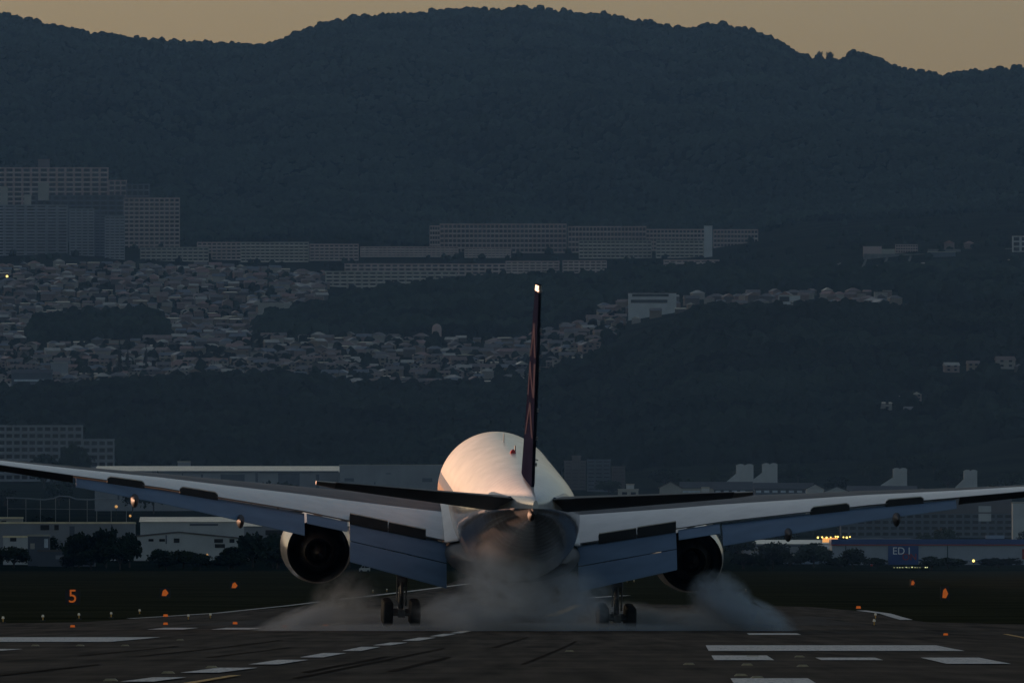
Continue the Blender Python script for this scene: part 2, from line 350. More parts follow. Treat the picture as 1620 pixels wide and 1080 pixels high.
# ------------------------------------------------------------------ airliner
M_fus = bpy.data.materials.new('fuselage_paint'); M_fus.use_nodes = True
def fus_nodes():
    t = M_fus.node_tree; b = t.nodes['Principled BSDF']; b.inputs['Roughness'].default_value = 0.24; b.inputs['Coat Weight'].default_value = 0.5; b.inputs['Coat Roughness'].default_value = 0.12
    tc = t.nodes.new('ShaderNodeTexCoord'); sp = t.nodes.new('ShaderNodeSeparateXYZ'); t.links.new(tc.outputs['Object'], sp.inputs[0])
    r = t.nodes.new('ShaderNodeValToRGB'); r.color_ramp.interpolation = 'CONSTANT'
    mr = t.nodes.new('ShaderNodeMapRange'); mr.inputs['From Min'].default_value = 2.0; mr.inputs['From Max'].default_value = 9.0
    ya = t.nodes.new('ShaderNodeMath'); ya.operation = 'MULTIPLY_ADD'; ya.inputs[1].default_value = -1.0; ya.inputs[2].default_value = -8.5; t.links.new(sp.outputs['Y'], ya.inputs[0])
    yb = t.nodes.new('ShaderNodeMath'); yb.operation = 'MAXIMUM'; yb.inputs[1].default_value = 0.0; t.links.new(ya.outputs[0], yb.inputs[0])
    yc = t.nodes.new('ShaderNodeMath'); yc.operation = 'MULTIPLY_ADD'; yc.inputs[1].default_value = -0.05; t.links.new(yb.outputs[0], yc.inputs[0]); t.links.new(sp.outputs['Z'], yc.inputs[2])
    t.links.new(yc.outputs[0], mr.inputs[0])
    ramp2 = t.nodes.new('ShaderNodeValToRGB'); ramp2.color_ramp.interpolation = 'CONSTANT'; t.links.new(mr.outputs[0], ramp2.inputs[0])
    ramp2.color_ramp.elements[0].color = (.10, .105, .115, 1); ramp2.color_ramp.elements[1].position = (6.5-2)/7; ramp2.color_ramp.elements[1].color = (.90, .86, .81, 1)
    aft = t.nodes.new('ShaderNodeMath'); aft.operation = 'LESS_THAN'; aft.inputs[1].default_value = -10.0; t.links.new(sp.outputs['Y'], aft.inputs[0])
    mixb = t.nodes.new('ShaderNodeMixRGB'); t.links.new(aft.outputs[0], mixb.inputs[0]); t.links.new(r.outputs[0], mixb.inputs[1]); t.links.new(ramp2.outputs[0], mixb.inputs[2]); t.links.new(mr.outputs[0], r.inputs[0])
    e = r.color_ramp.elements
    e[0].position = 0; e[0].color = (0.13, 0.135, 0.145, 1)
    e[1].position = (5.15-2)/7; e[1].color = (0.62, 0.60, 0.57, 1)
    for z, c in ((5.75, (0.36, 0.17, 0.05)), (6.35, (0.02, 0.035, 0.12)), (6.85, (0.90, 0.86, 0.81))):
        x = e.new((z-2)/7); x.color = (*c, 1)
    n = t.nodes.new('ShaderNodeTexNoise'); n.inputs['Scale'].default_value = 0.7; n.inputs['Detail'].default_value = 6
    mp = t.nodes.new('ShaderNodeMapping'); mp.inputs['Scale'].default_value = (1.5, 0.35, 1.5); t.links.new(tc.outputs['Object'], mp.inputs[0]); t.links.new(mp.outputs[0], n.inputs[0])
    mr2 = t.nodes.new('ShaderNodeMapRange'); mr2.inputs['From Min'].default_value = 0.3; mr2.inputs['From Max'].default_value = 0.7; mr2.inputs['To Min'].default_value = 0.82; mr2.inputs['To Max'].default_value = 1.0
    t.links.new(n.outputs[0], mr2.inputs[0])
    mx = t.nodes.new('ShaderNodeMixRGB'); mx.blend_type = 'MULTIPLY'; mx.inputs[0].default_value = 1
    t.links.new(mixb.outputs[0], mx.inputs[1]); t.links.new(mr2.outputs[0], mx.inputs[2]); t.links.new(mx.outputs[0], b.inputs['Base Color'])
    # skin: frames every ~0.53 m and gentle oil-canning
    w = t.nodes.new('ShaderNodeTexWave'); w.bands_direction = 'Y'; w.inputs['Scale'].default_value = 0.30; w.inputs['Distortion'].default_value = 1.2; w.inputs['Detail'].default_value = 2
    t.links.new(tc.outputs['Object'], w.inputs[0])
    n2 = t.nodes.new('ShaderNodeTexNoise'); n2.inputs['Scale'].default_value = 0.9; n2.inputs['Detail'].default_value = 3; t.links.new(tc.outputs['Object'], n2.inputs[0])
    ad = t.nodes.new('ShaderNodeMath'); ad.operation = 'MULTIPLY_ADD'; ad.inputs[1].default_value = 0.15; t.links.new(w.outputs['Fac'], ad.inputs[0]); t.links.new(n2.outputs[0], ad.inputs[2])
    bp = t.nodes.new('ShaderNodeBump'); bp.inputs['Distance'].default_value = 0.05; bp.inputs['Strength'].default_value = 0.6
    t.links.new(ad.outputs[0], bp.inputs['Height']); t.links.new(bp.outputs[0], b.inputs['Normal'])
fus_nodes()
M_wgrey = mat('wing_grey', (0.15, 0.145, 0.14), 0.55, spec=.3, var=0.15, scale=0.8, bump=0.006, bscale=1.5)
M_wlight = mat('light_grey_sky_warmed', (0.74, 0.65, 0.54), 0.24, coat=1.0, var=0.12, scale=0.8, bump=0.006, bscale=1.5)  # light grey warmed to cream, painting in the sunset sky's reflection
M_flap = mat('flap_sky_blue', (0.17, 0.25, 0.36), 0.45, var=0.12, scale=1.2, bump=0.004, bscale=3, stretch=(0.4, 1, 1))  # blue of the reflected sky mixed into the grey flap paint
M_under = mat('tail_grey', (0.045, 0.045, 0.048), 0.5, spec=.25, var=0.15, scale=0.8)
M_bare = mat('bare_metal', (0.28, 0.26, 0.24), 0.45, metal=0.3, var=0.1, scale=2)
M_black = mat('soot_and_shade_black', (0.010, 0.010, 0.010), 0.7, var=0.3, scale=3)  # soot and dark parts; also paints the shade inside the spoiler bays
M_navy = mat('fin_navy', (0.004, 0.005, 0.013), 0.8, var=0.2, scale=0.6, spec=0.0)
M_let = mat('pale_lettering', (0.026, 0.024, 0.036), 0.8, var=0.1, scale=1, spec=0.0)
M_nac = mat('nacelle_white', (0.60, 0.57, 0.54), 0.22, var=0.1, scale=0.8, coat=0.3)
M_tyre = mat('tyre_rubber', (0.022, 0.022, 0.023), 0.75, var=0.3, scale=4)
M_strut = mat('gear_metal', (0.16, 0.16, 0.165), 0.45, metal=0.3, var=0.3, scale=4)
M_red = mat('beacon_red', (0.5, 0.02, 0.02), 0.3, var=0.1, scale=4)
M_brn = mat('burnt_titanium', (0.014, 0.011, 0.009), 0.75, spec=.2, var=0.4, scale=1.5)

D0 = 845.0
PITCH, ROLL, HEAD = 3.2, 1.4, 2.15
plane = empty('airliner', (-0.20, D0, G(D0)+0.17))
plane.rotation_euler = Matrix.Rotation(R(HEAD), 3, 'Z').__matmul__(Matrix.Rotation(R(ROLL), 3, 'Y')).__matmul__(Matrix.Rotation(R(PITCH), 3, 'X')).to_euler()
tag(plane, 'white twin-engine airliner with navy tail fin touching down in tyre smoke', 'airliner')
EX = 0.35      # everything above the gear sits this much higher (extended struts)
fz = EX
FS = [(31.8, 4.75, .02, .02, .02), (31.5, 4.75, .45, .42, .42), (30.7, 4.85, 1.05, 1.0, 1.0), (29.3, 5.0, 1.7, 1.6, 1.65), (27.3, 5.2, 2.35, 2.25, 2.25), (24.8, 5.45, 2.85, 2.8, 2.75),
      (22, 5.6, 3.06, 3.06, 3.05), (19, 5.6, 3.1, 3.1, 3.1), (10, 5.6, 3.1, 3.1, 3.1), (0, 5.6, 3.1, 3.1, 3.1), (-7, 5.6, 3.1, 3.1, 3.1), (-9, 5.62, 3.09, 3.08, 3.08), (-12, 5.75, 3.02, 2.93, 2.98),
      (-15, 6.0, 2.87, 2.64, 2.82), (-18, 6.3, 2.62, 2.28, 2.52), (-21, 6.6, 2.26, 1.9, 2.12), (-24, 6.87, 1.82, 1.5, 1.66), (-26.5, 7.05, 1.40, 1.2, 1.25), (-28.8, 7.2, 0.95, 0.92, 0.9),
      (-30.4, 7.3, 0.58, 0.68, 0.66), (-31.4, 7.36, 0.30, 0.5, 0.48), (-31.9, 7.38, 0.14, 0.36, 0.36)]
fy = np.array([s[0] for s in FS]); 
ys_ = np.concatenate([np.array([31.8, 31.65, 31.5, 31.2, 30.7, 30.0, 29.3, 28.3, 27.3, 26, 24.8, 23.4, 22, 19, 15, 10, 5, 0, -4]), np.linspace(-7, -30.4, 40), np.array([-31, -31.4, -31.7, -31.9])])
def fi(y, k): return float(np.interp(-y, -fy, [s[k] for s in FS]))
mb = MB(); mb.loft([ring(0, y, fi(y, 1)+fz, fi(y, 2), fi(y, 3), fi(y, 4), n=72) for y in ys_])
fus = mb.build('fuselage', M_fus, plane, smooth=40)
# belly fairing
mb = MB(); BF = [(15.5, .05), (14.5, .45), (12.5, .75), (9, .95), (3, 1.0), (-3, 1.0), (-6, .85), (-8.5, .5), (-10.5, .05)]
mb.loft([ring(0, y, 3.55+fz, 3.45*k**.35 if k > .1 else 2.4, 1.1*k, 1.45*k, n=40) for y, k in BF]); mb.build('belly_fairing', M_wgrey, plane, smooth=50)
# antennas, beacon and drain mast on the spine
mb = MB(); mb.prism([(-.03, 0), (.03, 0), (.02, .42), (-.02, .42)], 10.0, 10.45); o = mb.build('antenna', M_wlight, plane); o.location = (-0.1, 0, 8.68+fz)
mb = MB(); mb.prism([(-.03, 0), (.03, 0), (.02, .35), (-.02, .35)], -2.0, -1.6); o = mb.build('antenna', M_black, plane); o.location = (.05, 0, 8.69+fz)
mb = lathe([(0, .16), (.1, .13), (.2, .03)], 0, 0, n=16); o = mb.build('beacon_light', M_red, plane, smooth=40); o.rotation_euler = (R(90), 0, 0); o.location = (-0.1, -3.0, 8.70+fz)
mb = MB(); mb.box(-.3, .3, -6.6, -5.9, 0, .05); o = mb.build('satellite_antenna', M_black, plane); o.location = (.75, 0, 8.57+fz); o.rotation_euler = (0, R(14), 0)

def section(x, yle, zle, yte, zte, t, n=12, te=0.03, cam_=0.015):
    c = yle-yte; pts = []
    def th(s): return 5*t*c*(0.2969*math.sqrt(s)-.126*s-.3516*s*s+.2843*s**3-.1015*s**4) + te*s*.5
    ss = [0.5*(1-math.cos(math.pi*k/n)) for k in range(n+1)]
    for s in reversed(ss):
        pts.append((x, yle-s*c, zle+(zte-zle)*s + th(s) + cam_*c*math.sin(math.pi*s)))
    for s in ss[1:]:
        pts.append((x, yle-s*c, zle+(zte-zle)*s - th(s) + cam_*c*math.sin(math.pi*s)))
    return pts
ZT = ([2.4, 3.2, 10.7, 18, 22, 26, 30.4], [3.92, 4.10, 5.50, 6.60, 7.10, 7.62, 8.25])
def wte(x): return (float(np.interp(x, [2.4, 10.6, 30.4], [-2.2, -3.1, -8.1])), float(np.interp(x, *ZT))+fz)
def wle(x):
    y = 12.8-(x-3.1)*0.70; inc = np.interp(x, [2.4, 10, 20, 30], [3.2, 1.5, 0.0, -1.0]); yt, z = wte(x)
    return y, z+(y-yt)*math.tan(R(inc))-0.05
def mirror(pts, sg): return [(sg*p[0], p[1], p[2]) for p in pts]
for sg in (-1, 1):
    xs_w = [2.2, 3.2, 5, 7, 8.7, 10.6, 12.5, 15, 18, 20, 22.4, 24.5, 26.5, 28.5, 29.8, 30.3]
    rings = []
    for x in xs_w:
        (yt, zt), (yl, zl) = wte(x), wle(x)
        if x > 29: yl -= (x-29)**2*0.9
        rings.append(mirror(section(x, yl, zl, yt, zt, float(np.interp(x, [2, 10, 30], [.135, .115, .10]))), sg))
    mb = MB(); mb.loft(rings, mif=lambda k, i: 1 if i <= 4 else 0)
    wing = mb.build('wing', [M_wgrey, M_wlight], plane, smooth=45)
    # inboard double slotted flap: fore and aft panels
    def panel(name, x0, x1, off, chord, ang, th_, m, parent, gap=(0.05, -0.10), n=5, dz=None):
        rr = []
        for k in range(n+1):
            x = x0+(x1-x0)*k/n; f = k/n; yt, zt = wte(x)
            o0 = off[0]+(off[1]-off[0])*f; z0_ = (dz[0]+(dz[1]-dz[0])*f) if dz else gap[1]
            c = chord[0]+(chord[1]-chord[0])*f; a = R(ang[0]+(ang[1]-ang[0])*f)
            y0 = yt-o0; z0 = zt+z0_
            rr.append(mirror(section(x, y0, z0, y0-c*math.cos(a), z0-c*math.sin(a), th_, n=7, te=.03, cam_=.03), sg))
        mbp = MB(); mbp.loft(rr); return mbp.build(name, m, parent, smooth=50)
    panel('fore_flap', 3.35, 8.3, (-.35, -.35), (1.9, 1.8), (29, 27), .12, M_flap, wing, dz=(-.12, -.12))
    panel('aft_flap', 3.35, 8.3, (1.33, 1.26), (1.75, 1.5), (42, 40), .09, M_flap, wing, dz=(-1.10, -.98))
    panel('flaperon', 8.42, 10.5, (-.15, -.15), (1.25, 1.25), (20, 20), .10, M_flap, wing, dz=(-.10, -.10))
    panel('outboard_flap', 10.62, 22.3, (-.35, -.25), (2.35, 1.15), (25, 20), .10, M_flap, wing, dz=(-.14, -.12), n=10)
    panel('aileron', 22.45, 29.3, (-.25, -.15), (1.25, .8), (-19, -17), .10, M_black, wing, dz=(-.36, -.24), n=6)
    # raised spoilers, a black wedge under each painting the shade of the open bay
    for x0, x1, up, cl in ((4.4, 6.3, 13, 1.05), (6.35, 8.3, 15, 1.05), (15.05, 17.0, 11, .80), (18.8, 20.7, 11, .75)):
        rr, bb = [], []
        for x in (x0, x0+.15, (x0+x1)/2, x1-.15, x1):
            (yt, zt), (yl, zl) = wte(x), wle(x); sl_ = (zl-zt)/(yl-yt)
            hy = yt+cl; hz = zt+sl_*cl+.06+cl*.02
            ey = hy-cl*math.cos(R(up)); ez = hz+cl*math.sin(R(up))*(.25 if x in (x0, x1) and x0 > 10 else 1)
            ch = 0.0
            rr.append(mirror([(x, hy, hz+.03), (x, ey, ez+.025), (x, ey, ez-.025), (x, hy, hz-.03)], sg))
            bb.append(mirror([(x, hy-.02, hz-.035), (x, ey+.02, ez-.03), (x, yt-.05, zt-.16), (x, hy-.02, hz-.20)], sg))
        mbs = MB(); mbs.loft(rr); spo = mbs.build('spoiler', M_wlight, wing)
        mbs = MB(); mbs.loft(bb); mbs.build('spoiler_bay_shade', M_black, spo)
    # flap track fairings
    for x, ln in ((13.9, 1.0), (19.3, .85)):
        yt, zt = wte(x); yy = yt-(1.2 if x > 10 else 1.9)
        zz = zt-(.75 if x > 15 else .95) if x > 10 else zt-1.9
        prof = [(2.6, .03), (1.8, .22), (.8, .31), (0, .34), (-.8, .26), (-1.5, .04)]
        mbf = MB(); mbf.loft([mirror(ring(x, yy+p*ln, zz+.05, r*.6, r*.8, r*1.3, n=14), sg) for p, r in prof]); mbf.build('flap_fairing', M_under, wing, smooth=50)
    # wing root fillet
    mbr = MB(); mbr.loft([mirror(section(x, yl, zl, yt, zt, t_), sg) for x, yl, zl, yt, zt, t_ in
        ((2.0, 14.2, wle(3)[1]+.35, -5.0, 4.55+fz, .17), (2.9, 13.6, wle(3)[1]+.1, -4.2, 4.25+fz, .145), (3.45, 12.8, wle(3.45)[1], -3.0, 4.08+fz, .125))]); mbr.build('wing_root_fillet', M_nac, plane, smooth=50)
    # static wick / light at the flap end
    # engine
    ex, ez, ey = sg*9.6, 2.95+fz, 7.2
    prof = [(7.2, 1.55), (7.25, 1.50), (6.7, 1.62), (6.0, 1.78), (4.5, 1.93), (2.5, 1.98), (0.6, 1.90), (0.2, 1.78)]
    outer = [(ey, 1.60), (ey+.7, 1.68), (ey+1.6, 1.76), (ey+3.2, 1.84), (ey+5, 1.86), (ey+6.2, 1.80), (ey+6.7, 1.70), (ey+6.8, 1.62)]
    inner = [(ey+6.6, 1.52), (ey+5.5, 1.50), (ey+2.5, 1.48), (ey+.05, 1.56)]
    mbn = MB(); n_ = 56
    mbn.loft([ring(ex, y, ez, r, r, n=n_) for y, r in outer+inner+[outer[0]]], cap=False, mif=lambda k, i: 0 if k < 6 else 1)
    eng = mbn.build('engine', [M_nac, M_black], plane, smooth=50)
    mbn = lathe([(ey+5.4, .3), (ey+5.4, 1.48), (ey+4.4, 1.48), (ey+4.4, .3)], ex, ez, n=40); mbn.build('fan', M_black, eng)
    mbn = lathe([(ey+4.3, 1.05), (ey+2.0, 1.12), (ey+.2, .98), (ey-1.1, .72), (ey-1.1, .66), (ey+1.0, .66)], ex, ez, n=40); mbn.build('core_cowl', M_brn, eng, smooth=40)
    mbn = lathe([(ey+.9, .45), (ey-.9, .38), (ey-1.8, .12), (ey-2.0, .02)], ex, ez, n=24); mbn.build('exhaust_cone', M_brn, eng, smooth=40)
    mbn = MB(); yt, zt = wte(9.6); yl, zl = wle(9.6)
    mbn.prism([(ey-2.8, zl-.45), (ey+4.8, ez+1.7), (ey+5.0, ez+2.15), (yl-.3, zl+.15), (ey-3.2, zl-.05)], -.24, .24)
    mbn.v = [(ex+p[1], p[0], p[2]) for p in mbn.v]; mbn.build('pylon', M_wlight, eng)
    # main gear
    gx_, gy_ = sg*5.5, 0.0
    gear = empty('main_landing_gear', (gx_, gy_, 0)); gear.parent = plane
    Z0 = .66
    for k, yy in enumerate((1.45, 0, -1.45)):
        for s2 in (-1, 1):
            w0 = .70*s2
            mbw = MB(); pr = [(-.25, .36), (-.26, .52), (-.20, .62), (-.08, .66), (.08, .66), (.20, .62), (.26, .52), (.25, .36)]
            rr = [[(w0+x, yy+r*math.cos(a), Z0+r*math.sin(a)) for a in [2*math.pi*j/32 for j in range(32)]] for x, r in pr]
            mbw.loft(rr); wh = mbw.build('wheel', M_tyre, gear, smooth=40)
            mbw = MB(); mbw.tube((w0-.2, yy, Z0), (w0+.2, yy, Z0), .34, n=24); mbw.build('rim', M_strut, wh)
        mbw = MB(); mbw.tube((-.7, yy, Z0), (.7, yy, Z0), .11); mbw.build('axle', M_strut, gear)
    mbw = MB(); mbw.box(-.17, .17, -1.6, 1.6, Z0-.18, Z0+.2); mbw.build('bogie_beam', M_strut, gear)
    mbw = MB(); mbw.tube((0, 0, Z0), (0, .05, 2.4), .14); mbw.tube((0, .05, 2.2), (0, .1, 5.0), .26); mbw.tube((-.18, .05, 2.25), (.18, .05, 2.25), .30)
    mbw.tube((.25, -.1, 1.0), (.25, -.05, 2.9), .05); mbw.tube((-.22, -.15, 1.2), (-.22, -.1, 2.6), .04); mbw.build('shock_strut', M_strut, gear, smooth=40)
    mbw = MB(); mbw.tube((0, -.15, 1.1), (0, -.75, 1.6), .08); mbw.tube((0, -.75, 1.6), (0, -.2, 2.2), .08); mbw.build('torque_link', M_strut, gear)
    mbw = MB(); mbw.tube((0, .05, 3.0), (-sg*1.9, .3, 4.6), .12); mbw.tube((0, .05, 2.7), (-sg*.9, .3, 3.9), .07); mbw.build('side_brace', M_strut, gear)
    mbw = MB(); mbw.tube((0, .05, 2.6), (0, 2.6, 4.5), .11); mbw.build('drag_brace', M_strut, gear)
    mbw = MB(); mbw.prism([(sg*.45, 2.9), (sg*.62, 2.9), (sg*.98, 4.7), (sg*.75, 4.7)], -.9, 1.1); mbw.build('gear_door', M_wgrey, gear)
    # stabiliser, nose-down trim so its underside faces the camera
    inc = 5.6; rr = []; sx = [1.0, 2, 4, 6, 8, 9.8, 10.5, 10.75]
    def stab(x):
        yl = -20.6-(x-1)*.78; yt = -28.3-(x-1)*.245
        if x > 10: yl -= (x-10)*.9
        zt = 7.62+fz+(x-1)*.075; return yl, zt-(yl-yt)*math.sin(R(inc)), yt, zt
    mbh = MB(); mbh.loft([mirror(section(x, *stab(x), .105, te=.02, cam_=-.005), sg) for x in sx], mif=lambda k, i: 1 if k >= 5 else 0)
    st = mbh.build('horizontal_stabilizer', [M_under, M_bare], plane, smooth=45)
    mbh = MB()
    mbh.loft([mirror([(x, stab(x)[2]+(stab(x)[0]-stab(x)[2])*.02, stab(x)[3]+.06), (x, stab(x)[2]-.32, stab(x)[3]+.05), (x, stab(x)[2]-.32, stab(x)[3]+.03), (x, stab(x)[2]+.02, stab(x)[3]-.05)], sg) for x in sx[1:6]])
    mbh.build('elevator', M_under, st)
# fin and rudder
def finp(z):     # leading edge y, trailing edge y, half thickness
    f = (z-8.2)/(18.25-8.2)
    return -17.3-9.6*f, -27.6-2.6*f, .56*(1-f)+.26*f
mb = MB(); rr = []
for z in [7.6, 8.2, 9, 10.5, 12.5, 14.5, 16.5, 17.9, 18.2]:
    yl, yt, th_ = finp(z); yt += 0.0
    if z > 18: yl -= .5
    c = yl-yt; n = 14; ss = [0.5*(1-math.cos(math.pi*k/n)) for k in range(n+1)]
    f5 = lambda s: th_/2*(1.4845*math.sqrt(s)-.63*s-1.758*s*s+1.4215*s**3-.5075*s**4)*2+.06*s
    rr.append([(f5(s), yl-s*c, z+fz) for s in reversed(ss)] + [(-f5(s), yl-s*c, z+fz) for s in ss[1:]])
mb.loft(rr, mif=lambda k, i: 1 if k >= 7 else 0); fin = mb.build('tail_fin', [M_navy, M_bare], plane, smooth=45)
def finx(y, z):
    yl, yt, th_ = finp(z); s = min(1, max(0.001, (yl-y)/(yl-yt)))
    return th_/2*(1.4845*math.sqrt(s)-.63*s-1.758*s*s+1.4215*s**3-.5075*s**4)*2+.06*s
# rudder hinge fairings and tail light
for z in (9.3, 10.6, 12.0, 14.0, 16.0):
    yl, yt, th_ = finp(z); MB().box(.06, .17, yt+.1, yt+.7, z+fz-.08, z+fz+.08).build('rudder_hinge', M_strut, fin)
mb = MB(); yl, yt, _ = finp(17.7); mb.tube((0, yt-.02, 17.95+fz), (0, yt-.25, 17.95+fz), .13, .06); mb.build('tail_light', M_bare, fin, smooth=50)
# slanting pale letters A N A on both faces of the fin
STR = {'A': [((0, 0), (.5, 1)), ((.5, 1), (1, 0)), ((.25, .4), (.75, .4))], 'N': [((0, 0), (0, 1)), ((0, 1), (1, 0)), ((1, 0), (1, 1))]}
for sg in (-1, 1):
    for ch, zb in (('A', 10.6), ('N', 12.6), ('A', 14.6)):
        mb = MB()
        for (a0, b0), (a1, b1) in STR[ch]:
            for k in range(6):
                q = []
                for f, o_ in ((k/6, -1), (k/6, 1), ((k+1)/6, 1), ((k+1)/6, -1)):
                    u = a0+(a1-a0)*f; v = b0+(b1-b0)*f
                    z = zb+v*1.7; yl, yt, _t = finp(z); y = yt+.5+ (1-u)*(yl-yt-1.4)*.62 + o_*.42
                    q.append((y, z))
                n0 = len(mb.v); mb.v += [(sg*(finx(y, z)+.02), y, z+fz) for y, z in q] + [(sg*(finx(y, z)-.05), y, z+fz) for y, z in q]
                mb.f += [(n0, n0+1, n0+2, n0+3), (n0+4, n0+7, n0+6, n0+5), (n0, n0+4, n0+5, n0+1), (n0+1, n0+5, n0+6, n0+2), (n0+2, n0+6, n0+7, n0+3), (n0+3, n0+7, n0+4, n0)]; mb.mi += [0]*6
        mb.build('lettering', M_let, fin)
# apu exhaust and stabiliser cut-out panels
mb = MB(); mb.loft([ring(-.16, -31.92, 7.05+fz, .02, .02, n=14), ring(-.17, -31.6, 7.02+fz, .18, .30, n=14), ring(-.15, -30.9, 6.98+fz, .20, .32, n=14)]); mb.build('apu_exhaust', M_black, plane, smooth=50)
# bare panels where each stabiliser meets the body
for sg in (-1, 1):
    mb = MB(); mb.loft([mirror(ring(1.62, -20.9, 7.42+fz, .25, .10, n=16), sg), mirror(ring(1.74, -22.5, 7.45+fz, .30, .22, n=16), sg), mirror(ring(1.45, -25.0, 7.5+fz, .28, .18, n=16), sg), mirror(ring(1.1, -27.5, 7.6+fz, .12, .1, n=16), sg)])
    mb.build('stabilizer_fairing', mat('seal_plate_blue', (.03, .08, .17), .4, var=.2, scale=2, coat=.4), plane, smooth=60)
# nose gear
gear = empty('nose_landing_gear', (0, 25.9, 0)); gear.parent = plane
for s2 in (-1, 1):
    pr = [(-.19, .30), (-.2, .44), (-.14, .52), (0, .54), (.14, .52), (.2, .44), (.19, .30)]
    mbw = MB(); mbw.loft([[(s2*.36+x, r*math.cos(a), .25+r*math.sin(a)) for a in [2*math.pi*j/28 for j in range(28)]] for x, r in pr]); wh = mbw.build('wheel', M_tyre, gear, smooth=40)
    mbw = MB(); mbw.tube((s2*.36-.15, 0, .25), (s2*.36+.15, 0, .25), .28, n=20); mbw.build('rim', M_strut, wh)
mbw = MB(); mbw.tube((0, 0, .25), (0, 0, 1.4), .09); mbw.tube((0, 0, 1.2), (0, .1, 3.2), .16); mbw.tube((-.36, 0, .25), (.36, 0, .25), .08); mbw.build('shock_strut', M_strut, gear, smooth=40)
mbw = MB(); mbw.tube((0, 0, 1.3), (0, 1.6, 2.9), .07); mbw.build('drag_brace', M_strut, gear)
for s2 in (-1, 1):
    mbw = MB(); mbw.prism([(s2*.55, 1.7), (s2*.6, 1.7), (s2*.75, 2.9), (s2*.7, 2.9)], -.6, 1.4); mbw.build('gear_door', M_wlight, gear)
# cockpit windscreen
mb = MB()
for i in range(6):
    a0 = R(30+20*i+1); a1 = R(30+20*(i+1)-1); q = []
    for y, a in ((29.6, a0), (29.6, a1), (28.4, a1), (28.4, a0)):
        q.append((fi(y, 2)*math.cos(a)*1.01, y, fi(y, 1)+fz+fi(y, 3)*math.sin(a)*1.012))
    mb.add(q, [(0, 1, 2, 3)])
mb.build('windscreen', M_black, plane, fix=False)

# ------------------------------------------------------------------ tyre smoke
def smoke_mat(dens, sc, seed, col=(0.87, 0.93, 1.0)):
    m = bpy.data.materials.new('tyre_smoke'); m.use_nodes = True; t = m.node_tree; t.nodes.remove(t.nodes['Principled BSDF'])
    out = t.nodes['Material Output']; v = t.nodes.new('ShaderNodeVolumePrincipled'); v.inputs['Color'].default_value = (*col, 1); v.inputs['Anisotropy'].default_value = -0.05
    tc = t.nodes.new('ShaderNodeTexCoord'); ln = t.nodes.new('ShaderNodeVectorMath'); ln.operation = 'LENGTH'
    n = t.nodes.new('ShaderNodeTexNoise'); n.inputs['Scale'].default_value = sc; n.inputs['Detail'].default_value = 6; n.inputs['Roughness'].default_value = 0.62; n.inputs['Distortion'].default_value = 0.8
    mp = t.nodes.new('ShaderNodeMapping'); mp.inputs['Location'].default_value = (seed, seed*1.7, 0)
    t.links.new(tc.outputs['Object'], ln.inputs[0]); t.links.new(tc.outputs['Object'], mp.inputs[0]); t.links.new(mp.outputs[0], n.inputs[0])
    mr = t.nodes.new('ShaderNodeMapRange'); mr.interpolation_type = 'SMOOTHSTEP'; mr.inputs['From Min'].default_value = 1.0; mr.inputs['From Max'].default_value = 0.25
    t.links.new(ln.outputs['Value'], mr.inputs[0])
    mr2 = t.nodes.new('ShaderNodeMapRange'); mr2.inputs['From Min'].default_value = 0.38; mr2.inputs['From Max'].default_value = 0.68; mr2.inputs['To Max'].default_value = dens
    mr2.inputs['To Max'].default_value = dens*4.0
    t.links.new(n.outputs[0], mr2.inputs[0])
    mu = t.nodes.new('ShaderNodeMath'); mu.operation = 'MULTIPLY'; t.links.new(mr.outputs[0], mu.inputs[0]); t.links.new(mr2.outputs[0], mu.inputs[1])
    t.links.new(mu.outputs[0], v.inputs['Density']); t.links.new(v.outputs[0], out.inputs['Volume']); return m
def puff(px, py, rx, ry, d, rd, dens, tilt=0, sc=2.0):
    bm = bmesh.new(); bmesh.ops.create_icosphere(bm, subdivisions=3, radius=1.0); me = bpy.data.meshes.new('tyre_smoke'); bm.to_mesh(me); bm.free()
    s = F/d; o = bpy.data.objects.new('tyre_smoke', me); COL.objects.link(o)
    o.location = ((px-810)/s, d, CZ+(HY-py)/s); o.scale = (rx/s, rd, ry/s); o.rotation_euler = (0, R(tilt), 0)
    me.materials.append(smoke_mat(dens, sc, px*.013)); o['kind'] = 'stuff'; return o
puff(1140, 950, 62, 52, 842, 3, .75, 35, 3.4)
puff(1188, 976, 88, 36, 842, 3, .95, 22, 3.4)
puff(1060, 984, 150, 26, 851, 4, .45, 0, 3)
puff(975, 978, 90, 34, 850, 4, .5, 0, 2.5)
puff(885, 950, 105, 70, 836, 5, .20, 0, 3.0)
puff(795, 908, 85, 85, 826, 5, .22, 0, 3.2)
puff(760, 968, 120, 42, 838, 5, .30, 0, 3.0)
puff(640, 982, 200, 26, 850, 4, .40, 0, 3)
puff(545, 955, 70, 60, 850, 4, .16, -30, 2.6)
puff(478, 982, 100, 26, 846, 3, .5, -18, 2.6)
puff(820, 994, 480, 12, 843, 5, .5, 0, 4)

